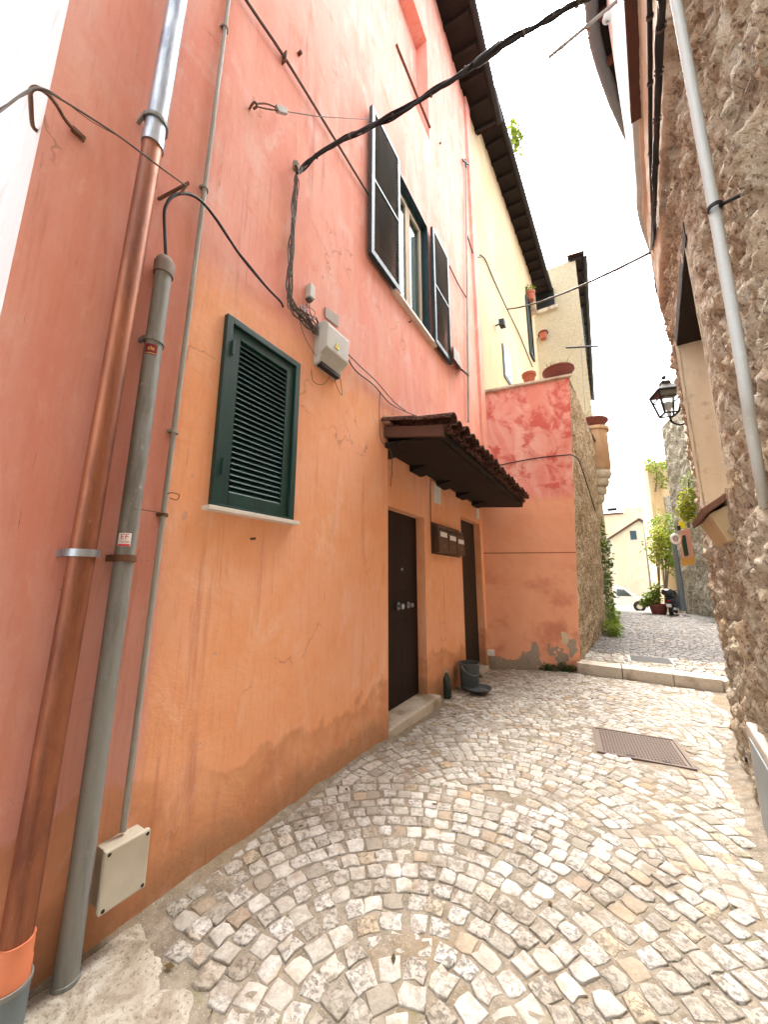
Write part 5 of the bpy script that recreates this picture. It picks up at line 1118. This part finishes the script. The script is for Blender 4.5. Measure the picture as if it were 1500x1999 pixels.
# cables on the cream wall
cable('cream_wall_cable', 'dark cable running down the cream wall to the terrace', 'cable', [cw(938, 498, .02), cw(948, 508, .03), cw(965, 548, .03), cw(990, 603, .05), cw(1015, 655, .03), cw(1040, 716, .03)], .016, CABLE)
t = thing('antenna', 'thin aerial pole with cross bars at the far terrace edge', 'antenna', aty(1140, 800, 13)); MB().tube([aty(1143, 800, 13), aty(1135, 670, 13)], .018, 6).build('pole', GREYC, t); MB().tube([aty(1105, 679, 13), aty(1170, 676, 13)], .03, 6).build('cross_bar', IRON, t)
# roof weed on the gutter
c = aty(1000, 262, 8.0); z_ = 13.62
pp = onp(1006, 280, (1, 0, 0), (LX+.78, 0, 0)); t = thing('roof_weed', 'green weed growing out of the gutter of the left roofs', 'weed', pp); m = MB(); leaves(m, [(pp+Vector((.05, 0, .2)), (.16, .5, .4))], 260, .14, random.Random(8)); tuft(m, pp, 20, .7, .3, .01, random.Random(9)); link('leaves', mesh('leaves', m.v, m.f), L1, t); MB().tube([pp-Vector((0, 0, .1)), pp+Vector((.05, 0, .4))], .012, 6).build('stem', TRUNK, t)
# weeds at the foot of the walls
def weed(label, c, n, h, spread, seed, mat=L2, lv=0, blob=None):
    t = thing('weed', label, 'weed', c, 'weeds at the foot of the walls'); m = MB(); r = random.Random(seed); tuft(m, c, n, h, spread, .006, r)
    if lv: leaves(m, blob, lv, .055, r)
    link('leaves', mesh('leaves', m.v, m.f), mat, t)
for i, (x, y, l) in enumerate(((1068, 1303, 'low dark weed at the foot of the terrace wall, left of two'), (1105, 1306, 'larger dark leafy weed at the corner of the terrace wall'))):
    c = onp(x, y, tn, TB[0]+n_*.05); c.z = gz(c.x, c.y); weed(l, c, 24, .12, .16, 20+i, L2, 110+60*i, [(c+Vector((0, 0, .07)), (.20, .07, .08+.03*i))])
c = rp_(872, 1364, .06); c.z = gz(0, c.y); weed('small bright weed beside the dark bottle', c, 26, .12, .07, 31, L1)
c = rp_(938, 1312, .1); c.z = gz(0, c.y); weed('thin weed in the corner behind the bucket', c, 14, .13, .08, 32, L2)
# greenery along the terrace side wall
ivy = [(atz(1186, 1220, -.04)+Vector((.1, 0, .35)), (.30, .7, .38)), (atz(1195, 1240, -.04)+Vector((.05, 0, .2)), (.24, .5, .24))]
plant('roadside_weeds', 'bright green weeds along the foot of the stone side wall', 'plant', atz(1188, 1235, -.04), ivy, 900, .12, L1, 41, 3)
b_ = TB[1]+sdir*5.4; iv = [(b_+Vector((.18, .2, 2.6)), (.22, .6, .9)), (b_+Vector((.15, .3, 1.4)), (.18, .5, .7)), (b_+Vector((.1, .3, 3.6)), (.15, .5, .5))]
plant('ivy', 'dark ivy climbing the end of the stone side wall', 'plant', b_+Vector((.1, .2, .35)), iv, 700, .13, L2, 42, 3)
# shrubs by the grey wall
def shrub(name, label, pxs, Y, n, size, mat, seed, base_py, stems=2):
    bl = [(aty(x, y, Y+dy), (rx, rx, rz)) for x, y, rx, rz, dy in pxs]; b = aty(pxs[0][0], base_py, Y); return plant(name, label, 'plant', b, bl, n, size, mat, seed, stems, trunk=.05)
shrub('climbing_shrub', 'tall yellow green shrub climbing the ochre wall', [(1300, 1030, .75, 1.0, 0), (1290, 1070, .8, 1.0, -.3), (1312, 1080, .7, 1.2, 0)], 24.5, 1500, .20, L1, 51, 1180, 3)
shrub('yellow_shrub', 'yellow flowering shrub in front of the climbing shrub', [(1288, 1050, .45, .75, 0), (1282, 1078, .35, .6, 0)], 23.4, 420, .15, L3, 52, 1180, 2)
shrub('wall_shrub', 'yellow green bush hanging from the grey stone wall', [(1345, 985, .35, .8, 0), (1340, 1000, .3, .6, 0)], 19.6, 700, .15, L3, 53, 1030, 1)
shrub('wall_top_plant', 'green plants growing on top of the ochre wall', [(1280, 905, .8, .45, 0), (1295, 930, .5, .8, 0)], 26.6, 500, .17, L1, 54, 960, 1)
shrub('wall_creeper', 'thin green creeper halfway up the grey stone wall', [(1347, 940, .3, .5, 0)], 19.8, 200, .12, LW, 55, 960, 1)
# potted plant on the street
c = atz(1278, 1190, -.05); c = aty(1287, 1192, 20.6); c.z = -.04; t = thing('large_pot', 'dark red pot with a loose green shrub beside the scooter', 'pot', c); MB().lathe(c, [(0, 0), (.26, 0), (.34, .34), (.38, .34), (.38, .44), (.33, .44), (.3, .36), (0, .36)], 24).build('vessel', DTERRA, t, True)
m = MB(); leaves(m, [(c+Vector((-.15, 0, .7)), (.38, .4, .3)), (c+Vector((.0, 0, 1.05)), (.22, .25, .35)), (c+Vector((-.45, -.1, .5)), (.24, .3, .25))], 1000, .13, random.Random(61)); link('leaves', mesh('leaves', m.v, m.f), L1, t); MB().tube([c+Vector((0, 0, .3)), c+Vector((.05, 0, 1.2))], .025, 6).build('stem', TRUNK, t)
# far hazy tree behind the roofs
cc = aty(1272, 900, 48); plant('pale_tree', 'thin pale tree against the sky behind the ochre wall', 'tree', aty(1272, 1150, 48), [(cc, (1.6, 1.6, 1.8)), (cc+Vector((-1.2, 0, -1.8)), (1.0, 1.0, 1.2))], 260, .3, LW, 71, 2, trunk=.14)

# ------------------------------------------------------------------ scooter, van, sign
def wheel(parent, c, r, w, ax, rim=WHITE):
    ax = Vector(ax).normalized(); c = Vector(c)
    wh = MB().lathe(c, [(r*.62, -w/2), (r*.95, -w/2), (r, -w*.3), (r, w*.3), (r*.95, w/2), (r*.62, w/2)], 28, ax).build('wheel', simple('tyre', (.02, .02, .021), .85), parent, True); wh['label'] = 'black tyred wheel'
    MB().lathe(c, [(0, -w*.36), (r*.2, -w*.42), (r*.55, -w*.3), (r*.64, -w*.46), (r*.64, w*.46), (r*.55, w*.3), (r*.2, w*.42), (0, w*.36)], 24, ax).build('rim', rim, wh, True)
sx = aty(1311, 1193, 20.2); sx.z = -.045
sc = thing('motor_scooter', 'black motor scooter seen from behind, parked against the grey stone wall', 'scooter', sx)
BLK = simple('black scooter plastic', (.018, .019, .024), .3, var=.2, bump=.03, spec=.5); f = Vector((.25, .97, 0)).normalized(); g_ = Vector((f.y, -f.x, 0))
def sp_(u, v, z): return sx+f*u+g_*v+Vector((0, 0, z))
wheel(sc, sp_(0, 0, .25), .25, .12, g_, STEEL); wheel(sc, sp_(1.25, 0, .25), .25, .10, g_, STEEL)
def loft(name, secs, mat, parent, n=14):
    vs = []
    for (u, z, w, h) in secs: vs += [sp_(u, math.copysign(abs(math.cos(a))**.7, math.cos(a))*w, z+math.copysign(abs(math.sin(a))**.7, math.sin(a))*h) for a in [2*math.pi*k/n for k in range(n)]]
    k = len(secs); return MB().add(vs, [(i*n+j, i*n+(j+1) % n, (i+1)*n+(j+1) % n, (i+1)*n+j) for i in range(k-1) for j in range(n)]+[tuple(range(n)), tuple(range((k-1)*n, k*n))]).build(name, mat, parent, True)
loft('tail_body', [(-.32, .66, .05, .06), (-.25, .64, .15, .11), (.1, .56, .19, .18), (.45, .50, .17, .18), (.58, .42, .12, .14)], BLK, sc)
loft('seat', [(-.30, .79, .08, .03), (-.2, .81, .15, .05), (.15, .79, .16, .06), (.5, .74, .13, .06), (.56, .72, .06, .03)], IRON, sc)
loft('floor_board', [(.45, .30, .16, .08), (.95, .30, .17, .06)], BLK, sc)
loft('front_shield', [(.92, .30, .19, .06), (1.02, .60, .22, .10), (1.08, .85, .17, .08), (1.06, .98, .10, .06)], BLK, sc)
loft('front_mudguard', [(1.02, .46, .04, .03), (1.2, .52, .075, .05), (1.45, .45, .05, .04)], BLK, sc)
MB().tube([sp_(1.02, -.36, 1.04), sp_(1.06, -.1, 1.02), sp_(1.06, .1, 1.02), sp_(1.02, .36, 1.04)], .018, 8).build('handlebar', IRON, sc, True)
for s in (-1, 1):
    m_ = MB().tube([sp_(1.03, s*.26, 1.04), sp_(1.02, s*.34, 1.20)], .008, 6).build('mirror', IRON, sc); MB().ball(sp_(1.02, s*.36, 1.24), (.07, .03, .045), 10).build('mirror_glass', STEEL, m_, True)
MB().ball(sp_(-.33, 0, .62), (.05, .05, .035), 10).build('tail_light', RED, sc, True)
MB().hexa([sp_(-.36, -.09, .36), sp_(-.36, .09, .36), sp_(-.35, .09, .36), sp_(-.35, -.09, .36), sp_(-.40, -.09, .50), sp_(-.40, .09, .50), sp_(-.39, .09, .50), sp_(-.39, -.09, .50)]).build('number_plate', PAPER, sc)
MB().tube([sp_(-.3, .17, .30), sp_(.3, .17, .26)], [.06, .045], 12).build('exhaust', STEEL, sc, True)
# top box / cover: rounded black case behind the seat
loft('top_box', [(-.52, .98, .10, .10), (-.46, .98, .19, .14), (-.2, .98, .20, .15), (-.12, .97, .12, .10)], BLK, sc)

VY = 35.0; vb = aty(1232, 1190, VY); van = thing('white_van', 'white panel van parked across the end of the street', 'van', vb); vz = vb.z
VP = simple('white car paint', (.66, .68, .70), .3, var=.04, bump=0, spec=.5); xf = aty(1272, 1180, VY).x; L_ = 4.2; xb = xf-L_
def V(u, v, z): return Vector((xf-u, VY+v, vz+z))
prof = [(.02, .34), (.0, .55), (.06, .74), (.30, .88), (.95, 1.02), (1.55, 1.62), (1.9, 1.76), (3.9, 1.80), (4.12, 1.70), (4.2, 1.0), (4.2, .36)]
k = len(prof); vs = []
for side, ins in ((-.80, 1), (.80, -1)):
    vs += [V(u, side+(.0 if z < 1.05 else ins*.12*(z-1.05)/.7), z) for u, z in prof]
MB().add(vs, [tuple(range(k)), tuple(range(k, 2*k))[::-1]]+[(i, k+i, k+(i+1) % k, (i+1) % k) for i in range(k)]).build('body', VP, van, bevel=.04)
GD = simple('dark car glass', (.03, .045, .05), .08, var=.1, bump=0, spec=.6)
def side(u, z, e=.012): return V(u, -.80-e+(0 if z < 1.05 else .12*(z-1.05)/.7), z)
MB().slab([side(1.18, 1.06), side(1.66, 1.56), side(2.15, 1.58), side(2.2, 1.06)][::-1], (0, -1, 0), .012).build('side_window', GD, van)
MB().slab([V(.98, -.66, 1.055), V(.98, .66, 1.055), V(1.53, .58, 1.605), V(1.53, -.58, 1.605)], (.6, 0, .7), .015).build('windscreen', simple('pale screen glass', (.42, .52, .54), .1, var=.1, bump=0, spec=.6), van)
MB().box(V(1.0, -.98, 1.06), V(1.2, -.84, 1.24)).build('wing_mirror', VP, van, bevel=.03)
MB().hexa([side(0.02, .36, .02), side(.42, .36, .02), V(.42, -.6, .36), V(-.03, -.6, .36), side(.02, .60, .02), side(.42, .60, .02), V(.42, -.6, .60), V(-.04, -.6, .60)]).build('bumper', IRON, van, bevel=.02)
MB().slab([side(.09, .70), side(.38, .86), side(.42, .80), side(.13, .64)], (0, -1, 0), .02).build('headlight', STEEL, van)
MB().slab([side(2.3, .50), side(4.1, .50), side(4.1, .42), side(2.3, .42)], (0, -1, 0), .02).build('side_trim', IRON, van)
MB().box(side(2.02, .93), side(2.16, .97, .03)).build('door_handle', IRON, van)
MB().slab([side(2.5, 1.05), side(2.9, 1.05), side(2.9, .85), side(2.5, .85)], (0, -1, 0), .004).build('door_emblem', GREYC, van)
for u in (.80, 3.45): 
    wheel(van, V(u, -.76, .30), .31, .20, (0, 1, 0), GREYBOX); wheel(van, V(u, .72, .30), .30, .19, (0, 1, 0), GREYBOX)
    MB().lathe(V(u, -.80, .32), [(0, -.012), (.39, -.012), (.40, .01), (0, .01)], 28, (0, 1, 0)).build('arch_shade', IRON, van, True)  # flat dark disc stands for the shade inside the wheel arch
# decorated hanging sign on the grey wall
ga = Vector((3.12, 22.2, 0)); gb_ = Vector((4.5, 17.2, 0)); gn = (gb_-ga).cross(Vector((0, 0, 1))).normalized(); gn = gn if gn.y < 0 else -gn
SY = 19.2; O = aty(1338, 1100, SY); e = (gb_-ga).normalized()*0+_R*1.0
sg = thing('shop_sign', 'tall yellow and orange wall sign with a dark green bottle shape', 'sign', O); FR = Vector((-_F.x, -_F.y, 0)).normalized()
def sgp(px, py, d=0): return onp(px, py, FR, O+FR*d)
ORG = simple('orange sign board', (.62, .30, .06), .6, var=.25, scale=3); PNK = simple('salmon sign board', (.66, .30, .20), .6, var=.2, scale=3); YLW = simple('yellow sign top', (.78, .60, .02), .5, var=.12, scale=3)
MB().slab([sgp(1333, 1105), sgp(1356, 1100), sgp(1345, 1032), sgp(1328, 1036)], FR, .06).build('board', PNK, sg, bevel=.01)
MB().slab([sgp(1332, 1106, .05), sgp(1357, 1100, .05), sgp(1354, 1084, .05), sgp(1344, 1092, .05), sgp(1330, 1090, .05)], FR, .04).build('base_panel', ORG, sg)
MB().slab([sgp(1325, 1034, .05), sgp(1337, 1032, .05), sgp(1336, 1024, .05), sgp(1331, 1017, .05), sgp(1325, 1018, .05)], FR, .06).build('crest', YLW, sg, bevel=.01)
MB().slab([sgp(1337, 1086, .062), sgp(1344, 1084, .062), sgp(1339, 1056, .062), sgp(1337, 1044, .062), sgp(1332, 1046, .062), sgp(1331, 1058, .062)], FR, .05).build('bottle_shape', simple('bottle green', (.02, .05, .025), .4, var=.4), sg, bevel=.01)
MB().slab([sgp(1323, 1036, .07), sgp(1328, 1035, .07), sgp(1327, 1026, .07), sgp(1322, 1027, .07)], FR, .05).build('dark_tag', IRON, sg)
MB().bar(sgp(1345, 1060, -.3), sgp(1345, 1060, 0), .05, .05).build('mount', IRON, sg)
rg_ = aty(1319, 1052, 19.4); t = thing('round_mirror', 'small round white-rimmed mirror beside the yellow sign', 'mirror', rg_); MB().lathe(rg_, [(.14, -.03), (.21, -.03), (.23, 0), (.21, .03), (.14, .03), (.14, -.03)], 24, FR).build('rim', WHITE, t, True); MB().lathe(rg_, [(0, .012), (.145, .0)], 24, FR).build('glass', STEEL, t, True); MB().bar(rg_-FR*.03, rg_-FR*.5+Vector((.4, 0, 0)), .03, .03).build('arm', IRON, t)
dp = thing('street_pole', 'dark grey downpipe standing at the corner of the grey stone wall', 'downpipe', aty(1333, 1192, 20.5)); MB().tube([aty(1334, 1192, 20.5), aty(1327, 1130, 20.5), aty(1316, 1060, 20.6)], [.13, .11, .09], 12).build('shaft', PVC, dp, True)

# ------------------------------------------------------------------ dead leaves and grit swept against the doorways
m = MB(); r = random.Random(91)
for _ in range(420):
    if r.random() < .75: x, y = -2.0+abs(r.gauss(0, .45)), r.uniform(4.3, 7.2)
    else: x, y = r.uniform(-1.9, .7), r.uniform(1.0, 7.4)
    if x > right_x(y)-.15 or y > 7.3+(x+2.08)*.47: continue
    z = gz(x, y)+.012; l = r.uniform(.006, .026); a = r.uniform(0, 6.28); d = Vector((math.cos(a), math.sin(a), r.uniform(-.1, .3)))*l; e = Vector((-math.sin(a), math.cos(a), r.uniform(-.3, .3)))*l*r.uniform(.3, .6)
    p = Vector((x, y, z)); m.add([p-d, p+e, p+d, p-e*.8], [(0, 1, 2, 3)])
lt = link('fallen_leaves', mesh('fallen_leaves', m.v, m.f), leaf('dead leaf', (.06, .035, .015), (.20, .12, .05))); tag(lt, 'dead leaves and bits scattered on the cobbles by the doors', 'leaves', kind='stuff')
